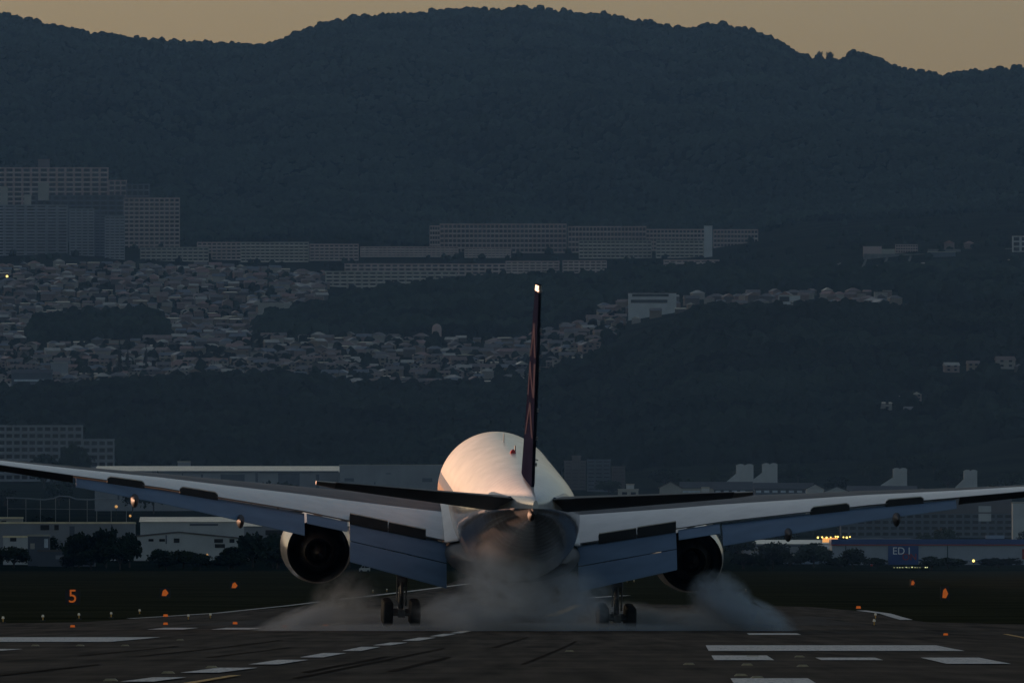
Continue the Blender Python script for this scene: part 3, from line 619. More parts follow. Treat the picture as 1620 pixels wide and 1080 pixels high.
# ------------------------------------------------------------------ airfield furniture
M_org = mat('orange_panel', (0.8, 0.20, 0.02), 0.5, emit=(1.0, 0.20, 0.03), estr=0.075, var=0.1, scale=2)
M_dark = mat('dark_metal', (0.03, 0.03, 0.032), 0.6, var=0.3, scale=2)
def text(body_, size, loc, m, parent, ext=0.04, name='lettering', align='CENTER'):
    c = bpy.data.curves.new(name, 'FONT'); c.body = body_; c.size = size; c.extrude = ext; c.align_x = align; c.align_y = 'CENTER'; c.materials.append(m)
    tmp = bpy.data.objects.new('tmp', c); COL.objects.link(tmp); bpy.context.view_layer.update()
    me = bpy.data.meshes.new_from_object(tmp.evaluated_get(bpy.context.evaluated_depsgraph_get())); bpy.data.objects.remove(tmp)
    o = bpy.data.objects.new(name, me); COL.objects.link(o); o.rotation_euler = (R(90), 0, 0); o.location = loc; o.parent = parent; return o
def sign(px, py, d, w, h, lab, digit=None, cat='sign'):
    z = zy(py, d); g = G(d); o = empty('airfield_sign', ((px-810)/F*d, d, g)); zc = max(z-g, h/2+.1)
    MB().box(-w/2, w/2, 0, .25, zc-h/2, zc+h/2).build('board', M_dark, o)
    for s2 in (-1, 1): MB().box(s2*w*.35-.04, s2*w*.35+.04, .05, .15, -.02, zc-h/2).build('post', M_dark, o)
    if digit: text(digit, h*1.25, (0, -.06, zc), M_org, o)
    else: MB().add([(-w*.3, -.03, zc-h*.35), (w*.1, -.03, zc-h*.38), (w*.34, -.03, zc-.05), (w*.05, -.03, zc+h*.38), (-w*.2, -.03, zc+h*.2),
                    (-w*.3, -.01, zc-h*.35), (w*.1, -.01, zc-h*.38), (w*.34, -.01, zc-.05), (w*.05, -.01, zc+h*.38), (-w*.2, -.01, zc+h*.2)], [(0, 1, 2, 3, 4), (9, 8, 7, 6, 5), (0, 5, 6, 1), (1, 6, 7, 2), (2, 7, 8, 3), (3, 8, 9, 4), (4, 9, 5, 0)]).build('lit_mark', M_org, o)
    tag(o, lab, cat); return o
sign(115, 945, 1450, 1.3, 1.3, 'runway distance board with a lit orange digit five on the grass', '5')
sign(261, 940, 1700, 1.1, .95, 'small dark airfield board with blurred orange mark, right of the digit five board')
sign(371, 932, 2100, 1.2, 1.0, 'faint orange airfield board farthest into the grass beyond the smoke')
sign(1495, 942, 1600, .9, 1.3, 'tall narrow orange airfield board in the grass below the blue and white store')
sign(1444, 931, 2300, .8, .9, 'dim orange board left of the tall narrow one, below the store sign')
# added low orange panels imitating mirage reflections of the signs on the runway
mk = None
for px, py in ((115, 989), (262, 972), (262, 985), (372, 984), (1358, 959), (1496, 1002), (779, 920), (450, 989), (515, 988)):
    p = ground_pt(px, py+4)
    o = empty('sign_mirage_panel', p)
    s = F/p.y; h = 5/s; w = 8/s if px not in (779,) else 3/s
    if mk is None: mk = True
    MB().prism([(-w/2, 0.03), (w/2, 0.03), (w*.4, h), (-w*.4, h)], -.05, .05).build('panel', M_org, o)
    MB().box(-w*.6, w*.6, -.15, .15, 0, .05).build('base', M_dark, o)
    tag(o, {115: 'orange panel imitating the mirage reflection of the digit five board', 262: 'orange panel imitating a mirage reflection, %s of the two below the small orange board' % ('upper' if py < 980 else 'lower'),
            372: 'orange panel imitating the mirage reflection of the faintest orange board', 1358: 'orange panel imitating a mirage reflection where the brown apron ends on the right', 1496: 'orange panel imitating the mirage reflection of the tall narrow board',
            779: 'slim orange panel imitating a mirage reflection between the nose wheels and the tail', 450: 'dim orange panel imitating shimmer in the left end of the smoke, nearer the board', 515: 'dim orange panel imitating shimmer in the smoke beside the left main wheels'}[px], 'marker', 'orange panels imitating sign reflections along the runway')
# runway edge lights: base, stem and lens
M_lens = mat('lamp_lens', (0.7, 0.68, 0.6), 0.1, var=0.05, scale=4, emit=(1, .85, .55), estr=0.02)
proto = None; EL = [(5, 985), (68, 982), (125, 979), (176, 977), (221, 972), (298, 981), (333, 979), (1385, 979), (1383, 990), (1180, 936), (992, 921), (1003, 921), (590, 938), (612, 936)]
for i, (px, py) in enumerate(EL):
    p = ground_pt(px, py)
    if proto is None:
        proto = empty('runway_edge_light', p)
        MB().tube((0, 0, 0), (0, 0, .06), .16).build('base', M_dark, proto)
        MB().tube((0, 0, .06), (0, 0, .30), .04).build('stem', M_yell, proto)
        a = MB().tube((0, 0, .26), (0, 0, .40), .09, .06).build('lens', M_lens, proto, smooth=50); o = proto
    else:
        o = proto.copy(); COL.objects.link(o); o.location = p
        for c in list(proto.children):
            c2 = c.copy(); COL.objects.link(c2); c2.parent = o
    side = 'left of the runway' if px < 700 else ('between the right main gear and engine' if px < 1100 else 'right of the runway')
    tag(o, 'small runway edge light %s, %s' % (side, ['at the photo edge', 'second from the photo edge', 'third from the photo edge', 'below the gap between two orange boards', 'just left of the second orange reflection panel', 'just right of the second orange reflection panel', 'left of the third orange reflection panel', 'upper one below the brown apron', 'lower one below the brown apron', 'above the right smoke plume', 'left of a pair', 'right of a pair', 'under the flap, left of a pair', 'under the flap, right of a pair'][i]), 'runway light', 'runway edge lights')
# flush lights along the centre: tiny housings
M_flush = mat('flush_light', (0.5, 0.42, 0.3), 0.3, metal=0.5, var=0.2, scale=5)
fl = None
for i, (px, py) in enumerate([(56, 1022), (127, 1022), (198, 1022), (285, 1013), (175, 1078), (266, 1066), (335, 1057), (901, 1031), (1187, 1040), (1194, 1040), (1182, 1053), (1265, 1040), (1172, 1070), (1270, 1055), (1198, 1074), (1090, 1052)]):
    p = ground_pt(px, py); s = F/p.y
    if fl is None: fl = MB().prism([(-.16, 0.0), (.16, 0.0), (.10, .05), (-.10, .05)], -.16, .16).build('flush_runway_light', M_flush); o = fl
    else: o = fl.copy(); COL.objects.link(o)
    o.location = (p.x, p.y, p.z+.021)
    tag(o, 'tiny flush runway light %s' % ('by the left aiming block and centre dashes' if px < 400 else 'around the right touchdown bars'), 'flush light', 'flush runway lights ' + ('left' if px < 400 else 'right'))

# ------------------------------------------------------------------ buildings
M_wall = {k: mat('wall_'+k, c, 0.85, var=0.12, scale=0.15) for k, c in dict(cream=(.44, .40, .34), white=(.58, .57, .55), grey=(.30, .30, .31), pink=(.54, .39, .35), brown=(.16, .13, .12), blue=(.30, .36, .44), slate=(.12, .13, .15)).items()}
M_hwall = {k: mat('house_wall_'+k, c, 0.85, var=0.12, scale=0.15) for k, c in dict(cream=(.24, .18, .13), white=(.36, .31, .26), grey=(.12, .10, .09), pink=(.25, .17, .145)).items()}
M_roof = {k: mat('roof_'+k, c, r_, var=0.2, scale=0.3, metal=.7 if k == 'metal' else 0) for k, (c, r_) in dict(grey=((.13, .105, .095), .40), brown=((.20, .125, .095), .42), blue=((.11, .12, .14), .33), red=((.30, .15, .11), .35), pale=((.46, .41, .34), .22), dark=((.04, .04, .045), .6), metal=((.90, .72, .50), .36)).items()}  # metal: warm sky reflection on the roofs put into its cream colour
M_glass = mat('window_glass', (.02, .025, .03), 0.15, var=0.2, scale=1)
M_glass2 = mat('frosted_window', (.58, .62, .66), 0.4, var=0.15, scale=.5)

def bld(name, x0, x1, ytop, d, wall, roof='flat', rmat='grey', depth=12, label='', cat='building', group=None, floors=0, bays=0, rise=2.5, ybase=None, win=None, fin_=False, box=True, wm=None, balc=True, par=.5):
    """a building standing at distance d whose front spans photo columns x0..x1 with its eaves at row ytop"""
    s = F/d; xc = (x0+x1)/2; w = (x1-x0)/s; z0 = min(TZ(x0, d), TZ(x1, d), TZ(xc, d))
    if ybase is not None: z0 = zy(ybase, d)
    h = max(2.0, zy(ytop, d)-z0)
    o = empty(name, ((xc-810)/s, d, z0)); o.rotation_euler = (0, 0, 0)
    a, b = -w/2, w/2
    MB().box(a, b, 0, depth, -3, h).build('wall', M_wall[wall], o)
    rm = M_wall[wall] if rmat == 'same' else M_roof[rmat]
    if roof == 'flat':
        MB().box(a-.15, b+.15, -.15, depth+.15, h+.003, h+par).build('roof', rm, o)
    elif roof == 'gable_x':      # ridge along x: the slope faces the camera
        v = [(a-.4, -.5, h), (b+.4, -.5, h), (b+.4, depth+.5, h), (a-.4, depth+.5, h), (a-.4, depth/2, h+rise), (b+.4, depth/2, h+rise)]
        MB().add(v, [(0, 1, 5, 4), (2, 3, 4, 5), (0, 4, 3), (1, 2, 5), (0, 3, 2, 1)]).build('roof', rm, o)
    elif roof == 'gable_y':      # gable end faces the camera
        MB().prism([(a, h), (b, h), (0, h+rise)], .003, depth).build('gable', M_wall[wall], o)
        MB().prism([(a-.5, h-.15), (0, h+rise+.12), (b+.5, h-.15), (b+.5, h+.15), (0, h+rise+.42), (a-.5, h+.15)], -.4, depth+.4).build('roof', rm, o)
    elif roof == 'hip':
        k = min(depth/2, w/2)*.95
        v = [(a-.4, -.4, h), (b+.4, -.4, h), (b+.4, depth+.4, h), (a-.4, depth+.4, h), (a+k, depth/2, h+rise), (b-k, depth/2, h+rise)]
        MB().add(v, [(0, 1, 5, 4), (2, 3, 4, 5), (0, 4, 3), (1, 2, 5), (0, 3, 2, 1)]).build('roof', rm, o)
    if floors:
        fh = (h-.3)/floors
        for f in range(floors):
            zb = f*fh+.3
            if balc:
                MB().box(a+.05, b-.05, -1.2, -.003, zb-.12, zb+.95).build('balcony', wm or M_wall[wall], o)
            nb = bays or max(1, int(w/6)); bw = w/nb; mbw = MB()
            if nb*floors <= 100:
                for k in range(nb): MB().box(a+k*bw+bw*.14, a+(k+1)*bw-bw*.14, -.06, -.002, zb+(.98 if balc else .5), zb+fh-.45).build('window', M_glass, o)
            else:
                for k in range(nb): mbw.box(a+k*bw+bw*.14, a+(k+1)*bw-bw*.14, -.06, -.002, zb+(.98 if balc else .5), zb+fh-.45)
                mbw.build('window', M_glass, o)['kind'] = 'stuff'
        if fin_:
            nb = bays or max(1, int(w/6))
            for k in range(0, nb+1):
                MB().box(a+w*k/nb-.2, a+w*k/nb+.2, -1.28, -.001, -.5, h-.05).build('pier', M_wall[wall], o)
    for (wx0, wx1, wy0, wy1, m_) in (win or []):      # windows/doors/bands given in photo columns and rows
        MB().box((wx0-xc)/s, (wx1-xc)/s, -.12, -.002, zy(wy1, d)-z0, zy(wy0, d)-z0).build('window' if m_ in (M_glass, M_glass2) else 'panel', m_, o)
    tag(o, label, cat, group); return o

# --- airport edge, left
bld('terminal_building', -60, 212, 828, 4700, 'grey', depth=20, rmat='metal', ybase=None, label='long low grey-blue shed behind the trees at far left', cat='shed',
    win=[(64, 78, 830, 838, M_glass), (86, 93, 827+3, 838, M_glass), (110, 118, 832, 850, M_wall['slate']), (176, 177.5, 829, 852, M_wall['slate'])])
bld('warehouse', 172, 392, 852, 4620, 'white', roof='gable_y', rmat='grey', rise=1.7, depth=30, label='white gabled warehouse with small dark windows, under the left wing', cat='warehouse',
    win=[(235, 243, 852, 856, M_glass), (252, 261, 852, 856, M_glass), (275, 284, 851, 858, M_glass), (339, 353, 852, 858, M_glass), (363, 371, 852, 858, M_glass), (340, 356, 860, 866, M_glass), (262, 264, 846, 860, M_wall['slate'])])
bld('warehouse', 222, 392, 825, 5150, 'white', roof='gable_x', rmat='metal', rise=1.6, depth=30, label='pale wide-roofed warehouse just behind the white gabled one', cat='warehouse', win=[(300, 345, 828, 831, M_wall['slate'])])
bld('warehouse', 386, 560, 832, 5100, 'grey', roof='gable_x', rmat='metal', rise=1.4, depth=26, label='pale shed roof between the left flap fairing and the left engine', cat='warehouse', win=[(420, 450, 838, 846, M_glass), (500, 520, 838, 848, M_glass)])
bld('small_building', 0, 35, 820, 5000, 'cream', depth=10, rmat='metal', label='small beige flat-roofed building at the left photo edge', cat='building', win=[(2, 10, 823, 828, M_glass)])
bld('small_building', 5, 46, 850, 4450, 'white', depth=8, rmat='metal', label='little white hut with an open front, lowest at far left', cat='hut', win=[(16, 26, 846+4, 856, M_glass)])
bld('small_building', 44, 78, 848, 4400, 'slate', depth=8, rmat='pale', label='dark hut with a lit doorway left of the big trees', cat='hut', win=[(48, 55, 859, 868, M_wall['cream']), (70, 76, 852, 866, M_glass2)])
bld('small_building', 60, 150, 872, 4380, 'slate', depth=8, rmat='grey', label='long low dark roof in front of the big trees', cat='shed', win=[(88, 140, 878, 884, M_wall['grey'])])
# net-fenced lot with a sagging canopy line
M_wire = mat('galvanised_steel', (.30, .30, .31), .5, metal=.4, var=.1, scale=1)
def netlot():
    d = 5400; s = F/d; o = empty('ball_net', ((95-810)/s, d, TZ(95, d))); zb = o.location.z
    for px in (12, 41, 64, 88, 110, 138, 153, 176, 200):
        MB().tube(((px-95)/s, 0, 0), ((px-95)/s, 0, zy(788 if px < 180 else 806, d)-zb), .10, n=6).build('post', M_wire, o)
    pts = [(10, 787), (40, 788), (70, 790), (85, 788), (93, 784.5), (110, 785), (120, 789), (140, 790), (160, 789), (184, 789)]
    mb = MB()
    for (a, b), (c, e) in zip(pts, pts[1:]): mb.tube(((a-95)/s, 0, zy(b, d)-zb), ((c-95)/s, 0, zy(e, d)-zb), .22, n=6)
    mb.build('top_rope', M_wire, o)
    mb = MB(); mb.tube(((12-95)/s, 0, zy(804, d)-zb), ((205-95)/s, 0, zy(806, d)-zb), .08, n=6); mb.build('rail', M_wire, o)
    tag(o, 'tall netting frame of thin posts with a sagging top line, far left under the wing', 'net')
netlot()
M_lamp = mat('warm_lamp', (1, .6, .2), .4, emit=(1.0, .50, .15), estr=.18)
M_lampy = mat('yellow_lamp', (1, .8, .3), .4, emit=(1.0, .72, .16), estr=1.1)
M_lampg = mat('greenish_lamp', (.9, .9, .5), .4, emit=(.85, .9, .4), estr=.4)
def lamp_post(px, py, d, r, m, lab, base=None):
    s = F/d; g = TZ(px, d); o = empty('street_lamp', ((px-810)/s, d, g)); h = max(1.5, zy(py, d)-g)
    MB().tube((0, 0, 0), (0, .3, h), .09, .06, n=8).build('pole', M_dark, o)
    bm = bmesh.new(); bmesh.ops.create_uvsphere(bm, u_segments=12, v_segments=8, radius=r/s); me = bpy.data.meshes.new('lamp_head'); bm.to_mesh(me); bm.free(); me.materials.append(m)
    l = bpy.data.objects.new('lamp_head', me); COL.objects.link(l); l.parent = o; l.location = (0, -.1, h)
    tag(o, lab, 'street lamp', 'lit street lamps')
lamp_post(184, 801, 5350, 2.4, M_lamp, 'warm lit lamp at the right end of the netting frame')
lamp_post(206, 815.5, 5300, 2.0, M_lamp, 'dim warm lamp below the left wing, right of the netting frame')
lamp_post(328, 877, 4350, 1.5, M_lamp, 'small warm lamp in front of the white gabled warehouse')
lamp_post(1540, 899, 4380, 2.0, M_lampy, 'yellow lamp under the right end of the store')
lamp_post(1578, 900.5, 4380, 1.0, M_lampy, 'tiny yellow lamp right of the brighter one, right photo edge')
lamp_post(11, 437, 12100, 1.8, M_lampy, 'single yellow lamp on the hillside at the left photo edge')
lamp_post(619, 627, 8950, 1.2, M_lampy, 'tiny yellow lamp at the foot of the middle town')
# --- long hangar and its neighbour
bld('hangar', 150, 536, 747, 6500, 'grey', roof='gable_x', rmat='metal', rise=2.9, depth=95, label='long hangar with a glowing pale roof behind the left wing', cat='hangar',
    win=[(x, x+w_, y0, 790, M_wall['slate']) for x, w_, y0 in ((186, 3, 748), (318, 3, 750), (288, 1.5, 748), (349, 38, 750), (404, 4, 748), (440, 34, 748), (500, 5, 750))] + [(150, 536, 744.6, 747.5, M_wall['slate'])])
bld('hangar', 537, 705, 735.5, 6480, 'grey', depth=40, rmat='pale', label='plain grey flat-topped hall between the glowing hangar roof and the airliner', cat='hall', par=.25,
    win=[(545, 560, 756, 761, M_wall['slate']), (592, 594, 762, 766, M_wall['slate']), (668, 684, 756, 762, M_wall['slate']), (610, 618, 748, 749.5, M_wall['slate']), (540, 542, 762, 766, M_wall['slate'])])
bld('small_building', 281, 301, 731, 6900, 'grey', depth=8, rmat='pale', label='tiny penthouse box showing over the glowing hangar roof', cat='building')
# --- apartments at the foot of the hill
bld('apartment_block', -40, 130, 674, 7550, 'grey', depth=14, floors=8, bays=14, fin_=True, rmat='same', label='long grey apartment block with a grid of balconies, far left below the woods', cat='apartment block')
bld('apartment_block', 131, 180, 696, 7500, 'grey', depth=12, floors=6, bays=4, rmat='same', fin_=True, label='lower grey apartment wing right of the long block, beside the woods', cat='apartment block')
bld('apartment_block', 893, 927, 730, 7300, 'brown', depth=12, floors=8, bays=3, rmat='same', label='dark apartment tower just right of the fuselage, left part with stair shaft', cat='apartment block')
bld('apartment_block', 929, 966, 728, 7250, 'slate', depth=12, floors=8, bays=3, rmat='same', label='middle part of the dark apartment tower right of the fuselage', cat='apartment block')
bld('apartment_block', 968, 989, 739, 7280, 'brown', depth=12, floors=7, bays=2, rmat='same', label='lower right part of the dark apartment tower right of the fuselage', cat='apartment block')
bld('penthouse', 905, 919, 722, 7260, 'brown', depth=6, rmat='same', label='small plant room on top of the dark apartment tower', cat='plant room', ybase=731)
# --- low town right of the fuselage
bld('house', 943, 966, 788, 5900, 'cream', depth=10, rmat='pale', label='cream flat-roofed building left of the white cube, above the right stabilizer', cat='building', win=[(946, 954, 793, 797, M_glass)])
bld('house', 966, 1012, 787, 5850, 'white', depth=10, rmat='pale', label='bright white flat-roofed cube above the right stabilizer', cat='building', win=[(971, 975, 794, 797, M_glass), (978, 982, 794, 797, M_glass), (990, 994, 794, 797, M_glass), (1003, 1007, 794, 797, M_glass)])
bld('house', 978, 1010, 775, 6200, 'cream', depth=10, rmat='pale', label='cream two-storey block with a roof box behind the white cube', cat='building', win=[(984, 992, 778, 782, M_glass), (998, 1006, 778, 782, M_glass)])
bld('house', 991, 1003, 767, 6210, 'white', depth=4, rmat='pale', ybase=776, label='white roof box on the cream two-storey block', cat='roof box')
bld('house', 1012, 1120, 786, 6150, 'cream', depth=10, rmat='grey', label='long low cream wall with dark windows left of the rows', cat='building', win=[(1020, 1036, 789, 793, M_glass), (1076, 1096, 782+4, 792, M_glass)])
bld('gabled_hall', 1044, 1077, 771, 6400, 'cream', roof='gable_y', rmat='grey', rise=2.0, depth=14, label='cream gable-ended hall above the right stabilizer', cat='hall')
bld('long_house', 1077, 1190, 772, 6500, 'cream', roof='gable_x', rmat='dark', rise=2.6, depth=12, label='dark-roofed row joined to the cream gable-ended hall', cat='row house', win=[(1080, 1108, 776, 779, M_glass2)])
bld('house', 1100, 1128, 781, 5950, 'cream', depth=8, rmat='pale', label='pale box with a white tank, left of the long barrack rows', cat='building')
bld('house', 1110, 1122, 772, 5960, 'white', depth=4, rmat='pale', ybase=782, label='white slanted tank on the pale box by the barracks', cat='tank')
for i, (a, b, yt, d) in enumerate(((1130, 1192, 774, 6350), (1194, 1286, 773, 6300))):
    w_ = []
    for k in range(int((b-a)/13)):
        w_ += [(a+2+k*13, a+10+k*13, 775.5, 779, M_glass2), (a+2+k*13, a+10+k*13, 786, 791, M_glass2)]
    bld('long_house', a, b, yt, d, 'slate', roof='gable_x', rmat='dark', rise=2.4, depth=12, label='dark barrack row with two lines of pale windows, %s' % ('below the twin white towers', )[0] if i == 0 else 'longer dark barrack row with pale windows, ending in a white gable', cat='row house', win=w_)
bld('gabled_hall', 1276, 1304, 773, 6280, 'white', roof='gable_y', rmat='dark', rise=1.6, depth=16, label='white gable end closing the longer barrack row', cat='hall')
bld('gabled_hall', 1306, 1342, 777, 6250, 'white', roof='gable_y', rmat='dark', rise=1.6, depth=16, label='white gable end of the next hall, right of the barrack rows', cat='hall')
bld('long_house', 1342, 1450, 777, 6330, 'slate', roof='gable_x', rmat='dark', rise=2.2, depth=14, label='dark-roofed row with a pale band below the right white tower', cat='row house', win=[(1358, 1432, 780, 785, M_glass2)])
bld('gabled_hall', 1442, 1476, 779, 6200, 'grey', roof='gable_y', rmat='dark', rise=1.6, depth=12, label='grey gable just above the right wing, beyond the second raised spoiler', cat='hall')
for x0, x1, yt, lab, sh in ((1165, 1192, 736, 'square white stair tower, left one of the pair above the barracks', 1150), (1206, 1230, 734.5, 'square white stair tower, right one of the pair above the barracks', 1190), (1413, 1435, 742, 'white stair tower rising right of the white gables', 1394), (1525, 1546, 745, 'dim white tower nearest the right photo edge above the wing', 1512)):
    o = bld('stair_tower', x0, x1, yt, 6700, 'white', depth=7, rmat='same', label=lab, cat='tower', par=.1)
    s = F/6700; w = (x1-x0)/s; h = zy(yt, 6700)-o.location.z
    for s2 in (-1, 1): MB().prism([(s2*w*.25+w*.22*math.cos(a), h+.1+.5*math.sin(a)) for a in [math.pi*k/8 for k in range(9)]], .2, 6.5).build('roof_cap', M_wall['white'], o)
    hb = zy(yt+25, 6700)-o.location.z
    MB().prism([(-w/2, hb-4), (-w/2, hb+3.2), (-w/2-(x0-sh)/s, hb), (-w/2-(x0-sh)/s, hb-4)], .5, 6).build('wing_building', M_wall['white'], o)
bld('house', 1476, 1600, 786, 6350, 'brown', roof='gable_x', rmat='dark', rise=2.4, depth=12, label='dark brown long roof behind the right wing near the photo edge', cat='row house')
# --- under the right wing
bld('warehouse', 1176, 1316, 860, 4900, 'grey', roof='gable_x', rmat='pale', rise=1.3, depth=36, label='long pale low roof right of the right engine', cat='warehouse', win=[(1180, 1316, 862, 864, M_wall['slate'])])
bld('small_building', 1211, 1248, 879, 4500, 'blue', depth=8, rmat='pale', label='bluish hut, left one below the long pale roof', cat='hut', win=[(1216, 1222, 880, 886, M_glass)])
bld('small_building', 1254, 1309, 879, 4480, 'blue', depth=8, rmat='pale', label='wider bluish hut beside the store, below the long pale roof', cat='hut', win=[(1257, 1262, 881, 887, M_glass)])
bld('small_building', 1188, 1206, 876, 4600, 'grey', roof='gable_y', rise=1, depth=8, rmat='pale', label='small grey gabled hut close to the right engine', cat='hut')
bld('small_building', 1290, 1322, 868, 4700, 'cream', roof='gable_x', rise=1.2, depth=10, rmat='pale', label='beige sloped roof touching the left end of the store', cat='hut')
bld('shop_building', 1330, 1640, 812, 5500, 'slate', depth=16, rmat='grey', floors=4, bays=24, balc=False, label='dark flat building behind the right wing with a pale line along it', cat='building', win=[(1548, 1568, 796+4, 824, M_wall['white']), (1332, 1400, 795+20, 797+20, M_glass2)])
bld('shop_building', 1602, 1640, 796, 5300, 'white', depth=10, rmat='pale', label='white box building cut by the right photo edge, below the wing', cat='building')
M_sblue = mat('store_blue', (.02, .06, .22), .5, var=.1, scale=.5); M_sred = mat('store_red', (.35, .03, .015), .5, var=.1, scale=.5); M_swh = mat('store_white_letters', (.95, .95, .95), .5, var=.05, scale=.5)
M_swall = mat('store_wall', (.36, .38, .42), .7, var=.06, scale=.3)
def store():
    d = 4450; s = F/d; zb = TZ(1400, d); o = empty('store', ((1480-810)/s, d, zb)); X = lambda px: (px-1480)/s; Zr = lambda py: zy(py, d)-zb
    MB().box(X(1316), X(1660), 0, 30, -2, Zr(862)).build('wall', M_swall, o)
    MB().box(X(1315), X(1662), -.35, 30.3, Zr(862), Zr(852.5)).build('fascia', M_sblue, o)
    MB().box(X(1315), X(1662), -.42, -.352, Zr(862.4), Zr(860.6)).build('trim', M_sred, o)
    sp = MB().box(X(1405), X(1453), -.30, -.003, Zr(893), Zr(862.5)).build('sign_panel', M_sblue, o)
    text('ED I', 2.75, (X(1411.5), -.36, Zr(871.5)), M_swh, o, align='LEFT')
    text('ON', 2.5, (X(1427), -.36, Zr(881)), M_sred, o, align='LEFT')
    text('www.', 1.0, (X(1413), -.36, Zr(882)), M_sblue, o, align='LEFT') if False else None
    for px in (1338, 1499): MB().box(X(px-.8), X(px+.8), -.2, -.002, 0, Zr(863)).build('drainpipe', mat('pipe_green', (.03, .07, .06), .6, var=.1, scale=1), o)
    mb = MB().box(X(1617), X(1640), -.3, -.003, Zr(884), Zr(868)).build('red_sign', M_sred, o)
    for a, b, c, e in ((1316, 884, 1345, 892), (1362, 886, 1405, 892), (1453, 884, 1490, 893), (1540, 886, 1600, 892)):
        MB().prism([(X(a), Zr(b)), (X(c), Zr(e)), (X(c), Zr(e+1.5)), (X(a), Zr(b+2))], -1.2, -1.0).build('ramp', M_sblue, o)
    MB().prism([(X(a), Zr(852.4)+b) for a, b in ((1340, 0), (1345, .35), (1360, .3), (1385, .5), (1400, .3), (1440, .35), (1460, 0))], 3, 5).build('roof_unit', M_wall['grey'], o)
    tag(o, 'long white store with blue fascia and a blue panel of white and red letters', 'store')
    o2 = empty('roof_sign', ((1575-810)/s, d+6, zy(852.5, d))); MB().box(-15/s, 15/s, 0, .4, .2, 1.1).build('board', M_wall['blue'], o2); MB().box(-.1, .1, .1, .3, -.3, .2).build('post', M_dark, o2)
    tag(o2, 'pale blank billboard standing on the store roof near the right photo edge', 'billboard')
store()
def light_row(name, x0, x1, py, d, n, m, lab, r=1.6, canopy=True):
    s = F/d; g = TZ((x0+x1)/2, d); o = empty(name, (((x0+x1)/2-810)/s, d, g)); h = zy(py, d)-g
    MB().box(-(x1-x0)/2/s, (x1-x0)/2/s, 0, 1.5, h-.05, h+.25).build('canopy', M_dark, o)
    for s2 in (-1, 1): MB().box(s2*(x1-x0)*.42/s-.1, s2*(x1-x0)*.42/s+.1, .3, .5, -.5, h).build('post', M_dark, o)
    if canopy: MB().box(-(x1-x0)*.38/s, (x1-x0)*.1/s, .2, .3, h-1.6, h-.3).build('lit_board', mat('lit_board', (.5, .3, .15), .5, emit=(.8, .35, .1), estr=.35, var=.3, scale=2), o)
    for k in range(n):
        x = (-(x1-x0)/2+(x1-x0)*k/(n-1))/s + random.uniform(-.3, .3); bm = bmesh.new(); bmesh.ops.create_uvsphere(bm, u_segments=10, v_segments=6, radius=r/s*random.uniform(.5, 1.15)); me = bpy.data.meshes.new('lamp'); bm.to_mesh(me); bm.free(); me.materials.append(m)
        l = bpy.data.objects.new('lamp', me); COL.objects.link(l); l.parent = o; l.location = (x, -.2, h-.1+random.uniform(-.15, .15))
    tag(o, lab, 'lit canopy')
light_row('lit_canopy', 1295, 1346, 848.5, 4650, 9, M_lampy, 'canopy edged with bright yellow lamps at the left end of the store')
light_row('lit_canopy', 1416, 1466, 897, 4330, 16, M_lampg, 'low row of greenish-yellow lamps just under the store sign', r=1.0, canopy=False)
# red and white mast in front of the store, white van on the perimeter road
def mast():
    d = 4400; s = F/d; g = TZ(1379, d); o = empty('striped_mast', ((1379-810)/s, d, g)); h = zy(883, d)-g
    for k in range(5): MB().tube((0, 0, h*k/5), (0, 0, h*(k+1)/5), .28, n=10).build('mast_section', M_red if k % 2 == 0 else M_wall['pink'], o)
    tag(o, 'short red and pale striped mast in front of the store', 'mast')
mast()
def van():
    d = 3900; s = F/d; g = G(d); o = empty('parked_van', ((577-810)/s, d, g))
    body_ = MB().prism([(-1.35, .35), (1.25, .35), (1.3, 1.0), (1.1, 1.75), (.2, 1.85), (-.55, 1.7), (-.95, 1.15), (-1.3, 1.0)], 0, 1.7).build('body', M_wall['white'], o)
    MB().prism([(-.85, 1.12), (-.1, 1.12), (-.1, 1.62), (-.5, 1.6)], -.03, -.002).build('window', M_glass, o)
    MB().prism([(.0, 1.12), (1.1, 1.12), (1.0, 1.62), (.0, 1.66)], -.03, -.002).build('window', M_glass, o)
    for x in (-.8, .8): MB().tube((x, -.05, .32), (x, .2, .32), .32, n=16).build('wheel', M_tyre, o)
    tag(o, 'small white van beyond the grass, seen under the left inboard flap', 'van')
van()

# --- hillside apartment slabs and towers
M_balc = {k: mat('balcony_'+k, c, 0.8, var=0.15, scale=0.2) for k, c in dict(pink=(.68, .54, .48), cream=(.74, .64, .54), grey=(.42, .40, .42), slate=(.22, .22, .25)).items()}
def slab(x0, x1, yt, d, fl, bays, wall, lab, dep=10, fin_=True, grp=None, par=.6):
    return bld('apartment_block', x0, x1, yt, d, wall, depth=dep, floors=fl, bays=bays, rmat='same', fin_=fin_, label=lab, cat='apartment block', group=grp, par=par, wm=M_balc[wall])
slab(680, 696, 358, 13500, 5, 4, 'pink', 'short step at the left end of the topmost white slab row')
slab(696, 896, 355, 13520, 6, 30, 'pink', 'longest and topmost pale slab under the mountain')
slab(899, 1022, 359, 13480, 5, 22, 'pink', 'second slab of the topmost row, right of the longest one')
slab(1022, 1115, 363.5, 13460, 5, 16, 'pink', 'third slab of the topmost row, left of the white stair tower')
slab(1129, 1199, 364, 13400, 4, 13, 'pink', 'last slab of the topmost row, right of the white stair tower')
bld('stair_tower', 1114, 1127, 357.5, 12900, 'white', depth=6, rmat='same', label='tall narrow white tower at the right of the hillside slabs', cat='tower', par=.2, ybase=415)
slab(916, 1031, 381, 13000, 5, 16, 'cream', 'front slab with bright balcony grid, middle of the hillside')
slab(1038, 1113, 381, 12980, 5, 10, 'cream', 'front slab with balcony grid touching the white tower')
